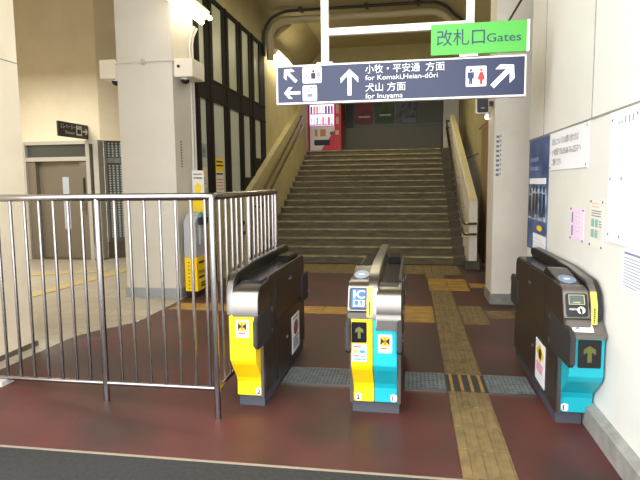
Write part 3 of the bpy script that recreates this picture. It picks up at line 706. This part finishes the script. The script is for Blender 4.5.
def tape(t, x0, x1, f):
    pr = [(f - 0.0085, 0.675), (f - 0.0045, 0.78), (f + 0.030, 0.858), (f + 0.034, 0.852), (f, 0.778), (f - 0.004, 0.675)]
    bm = new(); prism(bm, pr, x0, x1, 'x'); tp = obj('yellow_tape', bm, mat('pale_yellow_tape', (246, 220, 90), 0.5), t)
    bm = new()
    for i in range(8): box(bm, x0 + (x1 - x0) * 0.35, x0 + (x1 - x0) * 0.65, f - 0.0095, f - 0.006, 0.685 + i * 0.011, 0.692 + i * 0.011)
    obj('tape_lettering', bm, M['ink'], tp)
def side_poster(t, X, s, y0, y1, z0, z1, kind):
    P = Plane((X, y0 if s > 0 else y1, z0), (0, 1 if s > 0 else -1, 0), (0, 0, 1)); w_, h_ = y1 - y0, z1 - z0
    bm = new(); slab(bm, P, rect(0, 0, w_, h_), 0, 0.003); p = obj('side_notice', bm, M['paper'], t)
    if kind == 'caution':
        bm = new(); slab(bm, P, [(w_ / 2, h_ * 0.5), (w_ * 0.92, h_ * 0.72), (w_ / 2, h_ * 0.95), (w_ * 0.08, h_ * 0.72)], 0.003, 0.004); d = obj('caution_diamond', bm, M['yellowcard'], p)
        bm = new(); slab(bm, P, [(w_ * 0.42, h_ * 0.6), (w_ * 0.62, h_ * 0.6), (w_ * 0.68, h_ * 0.78), (w_ * 0.5, h_ * 0.86), (w_ * 0.36, h_ * 0.76)], 0.004, 0.005); obj('black_figure', bm, M['ink'], p)
        bm = new(); line_rows(bm, P, 0.04, w_ - 0.04, [h_ * k for k in (0.42, 0.34, 0.26)], 0.016, 0.004); obj('lettering', bm, M['pink_ink'], p)
    else:
        bm = new(); slab(bm, P, oval(w_ / 2, h_ * 0.64, w_ * 0.3, h_ * 0.2), 0.003, 0.004); obj('round_print', bm, mat('brown_print', (150, 92, 70), 0.6), p)
        bm = new(); line_rows(bm, P, 0.04, w_ - 0.04, [h_ * k for k in (0.9, 0.36, 0.28, 0.2, 0.12)], 0.014, 0.004); obj('lettering', bm, M['greyink'], p)

# left gate
t = thing('ticket_gate', 'dark bronze ticket gate with one yellow front panel beside the railing', 'ticket gate', (-1.08, 4.1, 0), 'ticket gates')
body_of(t, -1.165, -0.965)
half_gate(t, -1.15, 0.19, 1, 'exit', 'yellow', '2', gap=-0.005)
rail_of(t, -1.175, -1.135, M['black'], 3.38, top=0.935)
rail_trim(t, -1.178, -1.140, 3.36, 0.935, 4.95)
side_poster(t, -0.965, 1, 4.32, 4.61, 0.10, 0.41, 'round')
# middle gate
t = thing('ticket_gate', 'ticket gate with a yellow and a turquoise front panel standing in the middle', 'ticket gate', (-0.23, 4.1, 0), 'ticket gates')
body_of(t, -0.392, -0.064)
half_gate(t, -0.235, 0.158, -1, 'entry', 'yellow', '2', gap=0.002)
half_gate(t, -0.235, 0.172, 1, 'exit', 'teal', '1', ledge=True, gap=0.002)
rail_of(t, -0.268, -0.205, M['steel'], 3.345)
tape(t, -0.272, -0.238, 3.345)
# right gate
t = thing('ticket_gate', 'dark bronze ticket gate with one turquoise front panel against the white right wall', 'ticket gate', (0.98, 4.1, 0), 'ticket gates')
body_of(t, 0.875, 1.05)
half_gate(t, 1.088, 0.213, -1, 'entry', 'teal', '1', Yf=3.29, ledge=True, gap=0.0, fo=0.13, u0=0.074)
rail_of(t, 1.018, 1.085, M['black'], 3.34, top=0.935)
rail_trim(t, 1.016, 1.052, 3.325, 0.93, 4.1)
tape(t, 1.018, 1.050, 3.322)
side_poster(t, 0.8745, -1, 3.75, 4.02, 0.11, 0.40, 'caution')

# ------------------------------------------------------------------ hanging signs
YS = 4.6
t = thing('direction_sign', 'wide navy direction sign with white arrows hanging above the gates', 'sign', (-0.13, YS, 2.16))
Ps = Plane((-1.125, YS, 2.155), (1, 0, 0), (0, 0, 1)); SW, SH = 1.995, 0.318
bm = new(); slab(bm, Ps, rect(0, 0, SW, SH), -0.07, 0.0); obj('frame', bm, M['alu'], t, bv=0.004)
bm = new(); slab(bm, Ps, rect(0.016, 0.016, SW - 0.016, SH - 0.014), 0.0, 0.003); obj('face', bm, M['navy'], t)
D = 0.003
def arr(cx, cy, size, ang, wd=0.19):
    bm = new(); slab(bm, Ps, arrow_pts(cx, cy, size, ang, wd), D, D + 0.002); return obj('arrow', bm, M['white'], t)
arr(0.125, SH - 0.088, 0.135, math.radians(45)); arr(0.14, SH - 0.225, 0.13, math.radians(90))
arr(0.615, SH * 0.5 - 0.003, 0.20, 0, 0.16); arr(1.815, SH * 0.5, 0.215, math.radians(-45), 0.18)
def tile(a0, b0, a1, b1, m=None):
    bm = new(); slab(bm, Ps, rrect(a0, b0, a1, b1, 0.012), D, D + 0.002); return obj('pictogram_tile', bm, m or M['white'], t)
def person(P, parent, cx, b, h, m, skirt=False, d=0.005):
    bm = new(); slab(bm, P, oval(cx, b + h * 0.9, h * 0.085, h * 0.09, 12), d, d + 0.002)
    if skirt: slab(bm, P, [(cx - h * 0.08, b + h * 0.78), (cx - h * 0.22, b + h * 0.42), (cx - h * 0.19, b + h * 0.28), (cx - h * 0.09, b + h * 0.28), (cx - h * 0.08, b), (cx + h * 0.08, b), (cx + h * 0.09, b + h * 0.28), (cx + h * 0.19, b + h * 0.28), (cx + h * 0.22, b + h * 0.42), (cx + h * 0.08, b + h * 0.78)], d, d + 0.002)
    else: slab(bm, P, [(cx - h * 0.2, b + h * 0.78), (cx - h * 0.2, b + h * 0.38), (cx - h * 0.11, b + h * 0.38), (cx - h * 0.1, b), (cx - h * 0.015, b), (cx, b + h * 0.3), (cx + h * 0.015, b), (cx + h * 0.1, b), (cx + h * 0.11, b + h * 0.38), (cx + h * 0.2, b + h * 0.38), (cx + h * 0.2, b + h * 0.78)], d, d + 0.002)
    return obj('figure', bm, m, parent)
q = tile(0.225, SH - 0.152, 0.385, SH - 0.02)
bm = new()
cx, cy = 0.262, SH - 0.098
n_ = 18
ring = [(cx + 0.021 * math.cos(math.radians(a)), cy - 0.01 + 0.021 * math.sin(math.radians(a))) for a in range(110, 400, 16)]
ring2 = [(cx + 0.015 * math.cos(math.radians(a)), cy - 0.01 + 0.015 * math.sin(math.radians(a))) for a in range(110, 400, 16)]
for i in range(len(ring) - 1): slab(bm, Ps, [ring2[i], ring[i], ring[i + 1], ring2[i + 1]], 0.005, 0.007)
slab(bm, Ps, oval(cx - 0.006, cy + 0.045, 0.008, 0.008, 10), 0.005, 0.007); slab(bm, Ps, rect(cx - 0.011, cy + 0.0, cx - 0.001, cy + 0.034), 0.005, 0.007); slab(bm, Ps, [(cx - 0.005, cy), (cx + 0.02, cy - 0.003), (cx + 0.034, cy - 0.034), (cx + 0.026, cy - 0.036), (cx + 0.014, cy - 0.008), (cx - 0.005, cy - 0.006)], 0.005, 0.007)
obj('wheelchair_symbol', bm, M['greyink'], q)
bm = new(); slab(bm, Ps, oval(0.316, SH - 0.057, 0.010, 0.011, 12), 0.005, 0.007); slab(bm, Ps, rrect(0.297, SH - 0.118, 0.335, SH - 0.07, 0.006), 0.005, 0.007); obj('figure', bm, M['ink'], q)
person(Ps, q, 0.36, SH - 0.12, 0.075, M['pink_ink'], True)
q = tile(0.225, 0.022, 0.345, 0.150)
bm = new()
for e in (rect(0.255, 0.04, 0.315, 0.046), rect(0.255, 0.090, 0.315, 0.098), rect(0.255, 0.046, 0.261, 0.09), rect(0.309, 0.046, 0.315, 0.09), rect(0.264, 0.055, 0.306, 0.08)): slab(bm, Ps, e, 0.005, 0.007)
slab(bm, Ps, arrow_pts(0.272, 0.120, 0.034, math.pi, 0.2), 0.005, 0.007); slab(bm, Ps, arrow_pts(0.298, 0.122, 0.034, 0, 0.2), 0.005, 0.007)
obj('elevator_symbol', bm, M['greyink'], q)
text('lettering', '小牧・平安通', Ps, 0.745, SH - 0.088, 0.074, M['white'], t, width=0.435, d=0.005)
text('lettering', '方面', Ps, 1.225, SH - 0.088, 0.074, M['white'], t, width=0.148, d=0.005)
text('lettering', 'for Komaki,Heian-dōri', Ps, 0.745, SH - 0.146, 0.055, M['white'], t, width=0.575, d=0.005)
text('lettering', '犬山', Ps, 0.745, SH - 0.232, 0.074, M['white'], t, width=0.142, d=0.005)
text('lettering', '方面', Ps, 0.92, SH - 0.232, 0.074, M['white'], t, width=0.148, d=0.005)
text('lettering', 'for Inuyama', Ps, 0.745, SH - 0.292, 0.055, M['white'], t, width=0.30, d=0.005)
q = tile(1.537, 0.088, 1.695, 0.245)
person(Ps, q, 1.575, 0.105, 0.12, M['navytext']); person(Ps, q, 1.655, 0.105, 0.12, M['red_ink'], True)
bm = new(); slab(bm, Ps, rect(1.612, 0.10, 1.617, 0.23), 0.005, 0.007); obj('divider', bm, M['greyink'], q)

t = thing('gate_sign', 'small bright green sign for the gates above the right end of the navy sign', 'sign', (0.5, YS - 0.02, 2.49))
Pg = Plane((0.14, YS - 0.02, 2.492), (1, 0, 0), (0, 0, 1))
bm = new(); slab(bm, Pg, rect(0, 0, 0.722, 0.236), -0.028, 0.0); obj('panel', bm, M['green'], t, bv=0.003)
bm = new(); slab(bm, Pg, rect(0.722, 0.004, 0.742, 0.236), -0.028, 0.004); obj('end_cap', bm, M['white'], t)
text('lettering', '改札口', Pg, 0.045, 0.078, 0.135, M['navytext'], t, width=0.365, d=0.003)
text('lettering', 'Gates', Pg, 0.425, 0.083, 0.092, M['navytext'], t, width=0.255, d=0.003)
bm = new(); slab(bm, Pg, rect(0.22, -0.018, 0.36, 0.0), -0.025, 0.0); obj('clip', bm, M['alu'], t)
bm = new(); slab(bm, Pg, rect(0.27, 0.236, 0.33, 0.27), -0.025, -0.01); obj('clip', bm, M['alu'], t)

t = thing('sign_hanger', 'white square tube frame hanging from the ceiling and holding the signs', 'sign frame', (-0.1, YS + 0.03, 2.48))
bm = new(); box(bm, -0.743, -0.683, YS + 0.01, YS + 0.06, 2.485, 4.96); obj('upright', bm, M['whitemetal'], t)
bm = new(); box(bm, 0.412, 0.472, YS + 0.01, YS + 0.06, 2.755, 4.96); obj('upright', bm, M['whitemetal'], t)
bm = new(); box(bm, -0.683, 0.472, YS + 0.01, YS + 0.06, 2.70, 2.755); obj('crossbar', bm, M['whitemetal'], t)
bm = new(); box(bm, -0.78, -0.65, YS + 0.0, YS + 0.065, 2.473, 2.487); obj('foot_plate', bm, M['whitemetal'], t)

# ------------------------------------------------------------------ papers on the right wall
def RW(y, z): return Plane((1.0995, y, z), (0, -1, 0), (0, 0, 1))   # faces the room; right runs towards the camera
P = RW(5.55, 0.87); W_, H_ = 0.77, 1.0
t = sheet('wall_poster', 'tall blue photo poster at the far end of the right wall', 'poster', P, W_, H_, M['posterblue'])
bm = new(); slab(bm, P, rect(0.03, 0.28, 0.74, 0.56), 0.004, 0.006); obj('pale_photo', bm, M['snow'], t)
for a, b, h in ((0.10, 0.30, 0.26), (0.24, 0.29, 0.30), (0.37, 0.33, 0.25), (0.52, 0.31, 0.28), (0.64, 0.32, 0.26)):
    bm = new(); slab(bm, P, oval(a, b + h * 0.9, 0.025, 0.03, 10), 0.006, 0.008); slab(bm, P, [(a - 0.05, b), (a - 0.01, b), (a, b + h * 0.4), (a + 0.02, b), (a + 0.06, b), (a + 0.05, b + h * 0.75), (a - 0.04, b + h * 0.75)], 0.006, 0.008)
    obj('printed_figure', bm, M['ink'] if a < 0.5 else M['navytext'], t)
bm = new(); line_rows(bm, P, 0.06, 0.5, (0.80, 0.72), 0.035, 0.006); obj('lettering', bm, M['bluegrey_ink'], t)
bm = new(); line_rows(bm, P, 0.05, 0.72, (0.60,), 0.05, 0.007, 0.05); obj('white_lettering', bm, M['white'], t)
bm = new(); slab(bm, P, oval(0.5, 0.215, 0.10, 0.025), 0.004, 0.006); obj('yellow_mark', bm, M['yellowcard'], t)
bm = new(); slab(bm, P, rect(0.26, 0.02, 0.75, 0.16), 0.004, 0.006); pp = obj('info_box', bm, M['paper'], t)
bm = new(); line_rows(bm, P, 0.30, 0.72, (0.05, 0.08, 0.11), 0.012, 0.008); obj('lettering', bm, M['paleink'], pp)

P = RW(4.73, 1.58)
t = sheet('wall_notice', 'white notice with three lines of text beside the blue poster', 'notice', P, 0.97, 0.287, M['paper'], d=0.008)
text('lettering', '改札についてのお問い合わせは', P, 0.07, 0.195, 0.06, M['greyink'], t, width=0.70, d=0.010)
text('lettering', '小牧駅 TEL0568-76-2257へ', P, 0.07, 0.115, 0.06, M['greyink'], t, width=0.77, d=0.010)
text('lettering', 'ご連絡ください', P, 0.07, 0.04, 0.06, M['greyink'], t, width=0.28, d=0.010)
bm = new()
for a, b in ((0.02, 0.02), (0.95, 0.02), (0.95, 0.267)): slab(bm, P, oval(a, b, 0.008, 0.008, 8), 0.008, 0.011)
obj('pin', bm, M['greyink'], t)

P = RW(3.36, 1.155)
t = sheet('wall_board', 'large white information board, nearest sheet on the right wall', 'board', P, 1.1, 0.715, M['white'], d=0.008)
bm = new()
for a, b in ((0.03, 0.67), (0.03, 0.35), (0.20, 0.35), (0.03, 0.04), (0.20, 0.04), (0.38, 0.67), (0.6, 0.35), (0.6, 0.04)): slab(bm, P, oval(a, b, 0.008, 0.008, 8), 0.008, 0.011)
obj('pin', bm, M['greyink'], t)
bm = new()
for a in (0.13, 0.17, 0.22, 0.27, 0.32): slab(bm, P, rect(a, 0.64, a + 0.010, 0.655 if a < 0.2 else 0.675), 0.008, 0.010)
obj('heading', bm, M['greyink'], t)
bm = new()
for a in (0.08, 0.3, 0.52, 0.74): line_rows(bm, P, a, a + 0.12, (0.58, 0.5, 0.42, 0.28, 0.2, 0.12), 0.008, 0.010, 0.7)
obj('lettering', bm, M['paleink'], t)

def pins(P, w_, h_, t):
    bm = new()
    for a, b in ((0.012, 0.012), (w_ - 0.012, 0.012), (0.012, h_ - 0.012), (w_ - 0.012, h_ - 0.012)): slab(bm, P, oval(a, b, 0.007, 0.007, 8), 0.004, 0.008)
    obj('pin', bm, M['ink'], t)
P = RW(4.10, 1.09)
t = sheet('wall_notice', 'small pink notice pinned above the wall gate', 'notice', P, 0.30, 0.225, M['pinkpaper'])
pins(P, 0.30, 0.225, t)
bm = new(); slab(bm, P, rect(0.035, 0.03, 0.065, 0.10), 0.004, 0.006); slab(bm, P, rect(0.035, 0.12, 0.065, 0.19), 0.004, 0.006); obj('blue_heading', bm, M['bluegrey_ink'], t)
bm = new(); line_rows(bm, P, 0.09, 0.26, [0.02 + 0.024 * k for k in range(8)], 0.007, 0.006); obj('lettering', bm, mat('pale_pink_ink', (230, 196, 222), 0.6), t)
P = RW(3.67, 1.09)
t = sheet('wall_notice', 'small cream notice with four green pictures pinned beside the pink notice', 'notice', P, 0.24, 0.29, M['creampaper'])
pins(P, 0.24, 0.29, t)
bm = new()
for a, b in ((0.03, 0.06), (0.10, 0.06), (0.03, 0.125), (0.10, 0.125)): slab(bm, P, rrect(a, b, a + 0.055, b + 0.05, 0.01), 0.004, 0.006)
obj('green_picture', bm, M['greenpic'], t)
bm = new(); line_rows(bm, P, 0.03, 0.21, (0.245, 0.265), 0.007, 0.006); line_rows(bm, P, 0.17, 0.22, (0.06, 0.075, 0.09, 0.105), 0.006, 0.006); obj('pink_lettering', bm, mat('dusty_pink_ink', (222, 186, 178), 0.6), t)
bm = new(); line_rows(bm, P, 0.03, 0.21, (0.22, 0.205, 0.19), 0.006, 0.006); line_rows(bm, P, 0.17, 0.22, (0.13, 0.145, 0.16), 0.006, 0.006); obj('lettering', bm, M['greyink'], t)
P = RW(3.12, 0.925)
t = sheet('wall_notice', 'white printed timetable sheet below the large white board', 'notice', P, 0.42, 0.22, M['paper'], r=0.02)
bm = new(); line_rows(bm, P, 0.04, 0.38, [0.025 + 0.016 * k for k in range(10)], 0.006, 0.006, 0.5); obj('lettering', bm, mat('slate_ink', (160, 164, 188), 0.6), t)
bm = new(); slab(bm, P, rect(0.04, 0.192, 0.38, 0.203), 0.004, 0.006); obj('heading', bm, M['bluegrey_ink'], t)

# ------------------------------------------------------------------ column fittings
def cam_box(name, label, x0, x1, y0, y1, z0, z1, dome, lock=False):
    t = thing(name, label, 'camera', ((x0 + x1) / 2, (y0 + y1) / 2, z0))
    bm = new(); box(bm, x0, x1, y0, y1, z0, z1); obj('housing', bm, M['whitemetal'], t, bv=0.006)
    bm = new(); ball(bm, dome, 0.055, 0.9); obj('dome', bm, M['lens'], t, smooth=True)
    bm = new(); tube(bm, [(dome[0], dome[1], z0), (dome[0], dome[1], z0 - 0.02)], 0.065, 16); obj('collar', bm, M['alu'], t, smooth=True)
    if lock:
        bm = new(); tube(bm, [((x0 + x1) / 2 - 0.06, y0 + 0.002, z0 + 0.13), ((x0 + x1) / 2 - 0.06, y0 - 0.012, z0 + 0.13)], 0.02, 10); obj('lock', bm, M['ink'], t)
    return t
cam_box('security_camera', 'white box with a dark dome camera on the left side of the grey pillar', -4.02, -3.792, 6.80, 7.0, 2.88, 3.12, (-3.85, 6.9, 2.855))
cam_box('security_camera', 'white box with a dark dome camera fixed to the pillar under the strip light', -3.028, -2.78, 6.88, 7.3, 2.88, 3.11, (-2.93, 7.0, 2.855), lock=True)
t = thing('wall_conduit', 'thin white cable pipe crossing the front of the pillar between the two cameras', 'conduit', (-3.4, 6.82, 3.07))
bm = new(); tube(bm, [(-3.79, 6.82, 3.075), (-3.02, 6.82, 3.075), (-3.02, 6.9, 3.075)], 0.011, 8); obj('pipe', bm, M['column'], t, smooth=True)
for x in (-3.45, -3.415):
    bm = new(); box(bm, x, x + 0.02, 6.80, 6.83, 3.04, 3.11); obj('bracket', bm, M['alu'], t)
for i, y in enumerate((7.38, 7.47)):
    bm = new(); tube(bm, [(-3.01, y, 0.0), (-3.01, y, 3.42), (-2.99, y, 3.52), (-2.94, y + 0.02, 3.64)], 0.017, 8)
    tag(obj('conduit_pipe', bm, M['column'], smooth=True), 'thin cream pipe up the pillar side, %s' % ('nearer the lettering' if i == 0 else 'nearer the windows'), 'pipe')
P = Plane((-3.0295, 7.0, 1.73), (0, 1, 0), (0, 0, 1))
bm = new()
for k in range(10): slab(bm, P, rect(0.0, k * 0.036, 0.05, k * 0.036 + 0.022), 0.0, 0.002)
tag(obj('wall_lettering', bm, M['greyink']), 'column of small dark lettering on the side of the grey pillar', 'lettering')
P = Plane((0.958, 7.0, 1.58), (0, -1, 0), (0, 0, 1)); P = Plane((0.985, 6.9095, 1.56), (1, 0, 0), (0, 0, 1))
bm = new()
for k in range(9): slab(bm, P, rect(0.0, k * 0.056, 0.035, k * 0.056 + 0.03), 0.0, 0.002); slab(bm, P, rect(0.045, k * 0.056 + 0.01, 0.055, k * 0.056 + 0.04), 0.0, 0.002)
tag(obj('wall_lettering', bm, M['greyink']), 'column of small grey lettering down the white pillar near the stairs', 'lettering')

def tube_light(label, x, y0, y1, z, lamp='lamp'):
    t = thing('fluorescent_light', label, 'light', (x, (y0 + y1) / 2, z))
    bm = new(); prism(bm, [(x - 0.10, z + 0.02), (x - 0.05, z - 0.03), (x + 0.05, z + 0.0), (x + 0.07, z + 0.09), (x - 0.1, z + 0.12)], y0, y1, 'y'); obj('housing', bm, M['whitemetal'], t)
    for dx, dz in ((-0.045, -0.055), (0.075, -0.005)):
        bm = new(); tube(bm, [(x + dx, y0 + 0.02, z + dz), (x + dx, y1 - 0.02, z + dz)], 0.032, 12); obj('tube', bm, M[lamp], t, smooth=True)
    bm = new(); box(bm, x - 0.172, x - 0.09, y0 + 0.2, y1 - 0.1, z, z + 0.12); obj('bracket', bm, M['whitemetal'], t)
    return t
tube_light('bright twin strip light high on the pillar beside the windows', -2.86, 6.3, 7.62, 3.80)
tube_light('bright twin strip light on the left wall above the end of the navy sign', -2.82, 11.45, 12.7, 4.17, 'lamp_far')

# cable and duct band following the ceiling over the stairs
bm = new()
path = [(-2.95, 4.05), (-2.95, 4.45)] + [(-2.95 + 0.55 * (1 - math.cos(a)), 4.45 + 0.45 * math.sin(a)) for a in [math.radians(k) for k in range(10, 91, 10)]] + [(-2.0, 4.90), (0.3, 4.90)] + [(0.3 + 0.5 * math.sin(a), 4.455 + 0.445 * math.cos(a)) for a in [math.radians(k) for k in range(10, 61, 10)]] + [(0.95, 4.50)]
t = thing('ceiling_duct', 'beige duct with a dark cable following the ceiling over the stairs', 'duct', (-0.9, 11.5, 4.1))
tube(bm, [(x, 11.1, z) for x, z in path], 0.03, 8); obj('cable', bm, M['cable'], t, smooth=True)
bm = new()
inn = [(x + (0.09 if i < 2 else 0.09 * (1 - (i - 2) / 9 if i < 11 else 0)), z - (0 if i < 2 else min(1, (i - 2) / 8) * 0.10)) for i, (x, z) in enumerate(path)]
tube(bm, [(x, 11.24, z - 0.04) for x, z in inn], 0.075, 10); obj('duct', bm, M['duct'], t, smooth=True)
for x in (-2.2, -0.9, 0.1):
    bm = new(); box(bm, x - 0.03, x + 0.03, 11.05, 11.32, 4.90, 4.95); obj('clamp', bm, M['cable'], t)
bm = new(); tube(bm, [(1.085, 1.7, 3.33), (1.085, 5.5, 3.33)], 0.012, 6); tube(bm, [(1.085, 5.5, 3.33), (1.085, 6.9, 3.33)], 0.012, 6)
tag(obj('wall_cable', bm, M['cable']), 'dark cable running high along the right wall above the green sign', 'cable')

# loudspeaker and small lamp on the right pillar
t = thing('wall_speaker', 'black box loudspeaker hanging on the side of the white pillar under the signs', 'speaker', (0.82, 7.2, 2.33))
bm = new(); box(bm, 0.755, 0.905, 7.0, 7.14, 2.31, 2.54); obj('cabinet', bm, M['whitemetal'], t, bv=0.008)
bm = new(); box(bm, 0.765, 0.895, 6.985, 7.002, 2.325, 2.53); gr = obj('grille', bm, M['black'], t, bv=0.005)
bm = new(); box(bm, 0.81, 0.85, 6.982, 6.986, 2.37, 2.378); obj('badge', bm, M['alu'], gr)
bm = new(); box(bm, 0.90, 0.965, 7.04, 7.1, 2.4, 2.46); obj('bracket', bm, M['black'], t)
t = thing('wall_lamp', 'small bright lamp on the white pillar below the loudspeaker', 'lamp', (0.93, 7.35, 2.26))
bm = new(); ball(bm, (0.925, 7.3, 2.30), 0.03); obj('bulb', bm, M['lamp2'], t, smooth=True)
bm = new(); box(bm, 0.93, 0.962, 7.27, 7.33, 2.28, 2.36); obj('mount', bm, M['alu'], t)
# door at the far right
bm = new(); box(bm, 1.30, 1.37, 9.9, 10.9, 0, 2.5); d = struct('door_1', bm, M['doorbrown'])
bm = new(); box(bm, 1.29, 1.37, 10.9, 10.98, 0, 2.56); box(bm, 1.29, 1.37, 9.82, 9.9, 0, 2.56); obj('door_frame', bm, M['doorbrown'], d)

# ------------------------------------------------------------------ leaflet stand by the pillar
t = thing('advert_stand', 'yellow and grey card advert stand between the pillar and the windows', 'stand', (-2.915, 7.0, 0))
bm = new(); box(bm, -2.955, -2.81, 6.86, 7.24, 0.0, 0.09); obj('plinth', bm, M['black'], t)
bm = new(); box(bm, -2.965, -2.795, 6.85, 7.25, 0.09, 0.54); obj('yellow_box', bm, M['yellow'], t)
bm = new(); prism(bm, [(6.85, 0.54), (7.25, 0.54), (7.25, 1.10), (7.05, 1.14), (6.98, 1.12), (6.85, 1.0)], -2.965, -2.80, 'x'); obj('grey_case', bm, M['greyplastic'], t)
bm = new(); box(bm, -2.80, -2.775, 6.95, 7.22, 0.70, 0.96); obj('screen_unit', bm, M['greyplastic'], t, bv=0.01)
bm = new(); box(bm, -2.86, -2.75, 6.95, 7.2, 0.97, 1.06); obj('tray', bm, M['ink'], t, bv=0.01)
bm = new(); box(bm, -2.88, -2.76, 6.95, 7.22, 1.07, 1.10); obj('tray_lid', bm, M['darkgreen'], t)
bm = new(); box(bm, -2.99, -2.82, 7.255, 7.27, 0.3, 1.69); bd = obj('back_board', bm, M['creampaper'], t)
P = Plane((-2.99, 7.254, 0.9), (1, 0, 0), (0, 0, 1))
bm = new(); slab(bm, P, rect(0.0, 0.0, 0.17, 0.43), 0, 0.003); slab(bm, P, oval(0.085, 0.54, 0.042, 0.08), 0, 0.003); obj('yellow_print', bm, M['yellowcard'], bd)
bm = new(); line_rows(bm, P, 0.025, 0.155, (0.73, 0.68), 0.02, 0.003, 0.1); obj('lettering', bm, M['greyink'], bd)
P = Plane((-2.794, 6.87, 0.09), (0, 1, 0), (0, 0, 1))
text('lettering', 'manaca', P, 0.02, 0.22, 0.10, M['ink'], t, width=0.26)
bm = new(); line_rows(bm, P, 0.04, 0.27, (0.36, 0.16), 0.03, 0.002); line_rows(bm, P, 0.10, 0.27, (0.08, 0.04), 0.025, 0.002); obj('lettering', bm, M['ink'], t)
bm = new(); line_rows(bm, Plane((-2.975, 6.849, 0.12), (1, 0, 0), (0, 0, 1)), 0.055, 0.075, [0.05 * k for k in range(8)], 0.012, 0.002, 0); obj('lettering', bm, M['ink'], t)

# ------------------------------------------------------------------ top of the stairs
ZL = NS * R_
t = thing('vending_machine', 'red drinks vending machine with a lit display at the top of the stairs', 'vending machine', (-2.5, 16.3, ZL))
bm = new(); box(bm, -2.99, -2.03, 16.0, 16.7, ZL, ZL + 1.83); obj('cabinet', bm, M['vred'], t, bv=0.02)
P = Plane((-2.99, 15.995, ZL), (1, 0, 0), (0, 0, 1))
bm = new(); slab(bm, P, rect(0.06, 0.76, 0.76, 1.72), -0.01, 0.012); dp = obj('display', bm, M['vglow'], t)
bm = new(); slab(bm, P, rect(0.06, 0.06, 0.78, 0.74), 0.0, 0.010); slab(bm, P, [(0.36, 0.06), (0.5, 0.06), (0.5, 0.07)], 0.0, 0.011); lp = obj('lower_panel', bm, M['vwhite'], t)
bm = new(); slab(bm, P, [(0.38, 0.06), (0.80, 0.06), (0.80, 0.66), (0.62, 0.4)], 0.010, 0.016); obj('red_corner', bm, M['vred'], lp)
bm = new(); slab(bm, P, rrect(0.18, 0.20, 0.64, 0.36, 0.03), 0.010, 0.02); obj('delivery_flap', bm, M['ink'], lp)
bm = new(); slab(bm, P, rect(0.36, 0.46, 0.52, 0.66), 0.010, 0.015); slab(bm, P, rect(0.2, 0.46, 0.28, 0.66), 0.010, 0.015); obj('sticker', bm, mat('orange_brown_print', (206, 140, 80), 0.6), lp)
bm = new(); slab(bm, P, oval(0.70, 0.54, 0.06, 0.06), 0.016, 0.02); obj('lock_ring', bm, M['pgrey'], lp)
bm = new(); slab(bm, P, rect(0.80, 0.5, 0.90, 0.62), 0.005, 0.015); slab(bm, P, rect(0.82, 0.8, 0.90, 1.0), 0.005, 0.015); slab(bm, P, rect(0.82, 1.1, 0.90, 1.4), 0.005, 0.015); obj('payment_panel', bm, mat('coin_panel', (190, 160, 140), 0.4), t)
for r in range(3):
    z = 0.80 + r * 0.31
    bm = new(); slab(bm, P, rect(0.07, z - 0.03, 0.75, z), 0.012, 0.05); obj('shelf', bm, M['vwhite'], dp)
    for k in range(8):
        a = 0.11 + k * 0.085; m_ = SAMPLES[(k // 2 + r * 2 + (k * r) % 2) % 7] if r else SAMPLES[(4, 4, 1, 4, 3, 4, 6, 4)[k]]
        bm = new(); c = P.p(a, z, 0.03); tube(bm, [c, c + Vector((0, 0, 0.13)), c + Vector((0, 0, 0.17)), c + Vector((0, 0, 0.2))], 0.028, 8)
        obj('sample_bottle', bm, m_, dp, smooth=True)
bm = new(); box(bm, -3.12, -3.0, 15.95, 16.6, ZL, ZL + 1.83)
tag(obj('side_panel', bm, mat('pale_pink_panel', (226, 196, 190), 0.5)), 'narrow pale pink upright panel left of the red vending machine', 'panel')
def far_poster(label, x0, x1, m):
    P = Plane((x0, 17.285, 3.24), (1, 0, 0), (0, 0, 1)); w_ = x1 - x0
    t = thing('framed_poster', label, 'poster', (x0 + w_ / 2, 17.28, 3.24), 'posters on the far wall')
    bm = new(); slab(bm, P, rect(0, 0, w_, 0.86), 0, 0.015); obj('frame', bm, M['black'], t)
    bm = new(); slab(bm, P, rect(0.03, 0.03, w_ - 0.03, 0.83), 0.015, 0.02); pr = obj('print', bm, m, t)
    return t, P, w_
t, P, w_ = far_poster('dull red framed poster on the far wall at the top of the stairs', -1.79, -1.17, M['pred'])
bm = new(); line_rows(bm, P, 0.15, 0.5, (0.24,), 0.05, 0.022, 0); obj('lettering', bm, M['paleink'], t)
t, P, w_ = far_poster('dull green framed poster between the red poster and the dark photo poster', -1.15, -0.53, M['pgreen'])
bm = new(); line_rows(bm, P, 0.15, 0.5, (0.28,), 0.05, 0.022, 0); obj('lettering', bm, M['paleink'], t)
t, P, w_ = far_poster('dark black and white framed photo poster on the far wall, right of the green one', -0.51, 0.14, M['pgrey'])
bm = new(); slab(bm, P, rect(0.2, 0.06, 0.6, 0.20), 0.02, 0.022); obj('caption_box', bm, M['greyink'], t)
bm = new(); box(bm, -2.02, -1.81, 17.22, 17.3, 3.2, 4.3)
tag(obj('far_panel', bm, M['darkdoor']), 'narrow black upright panel between the vending machine and the red poster', 'panel')
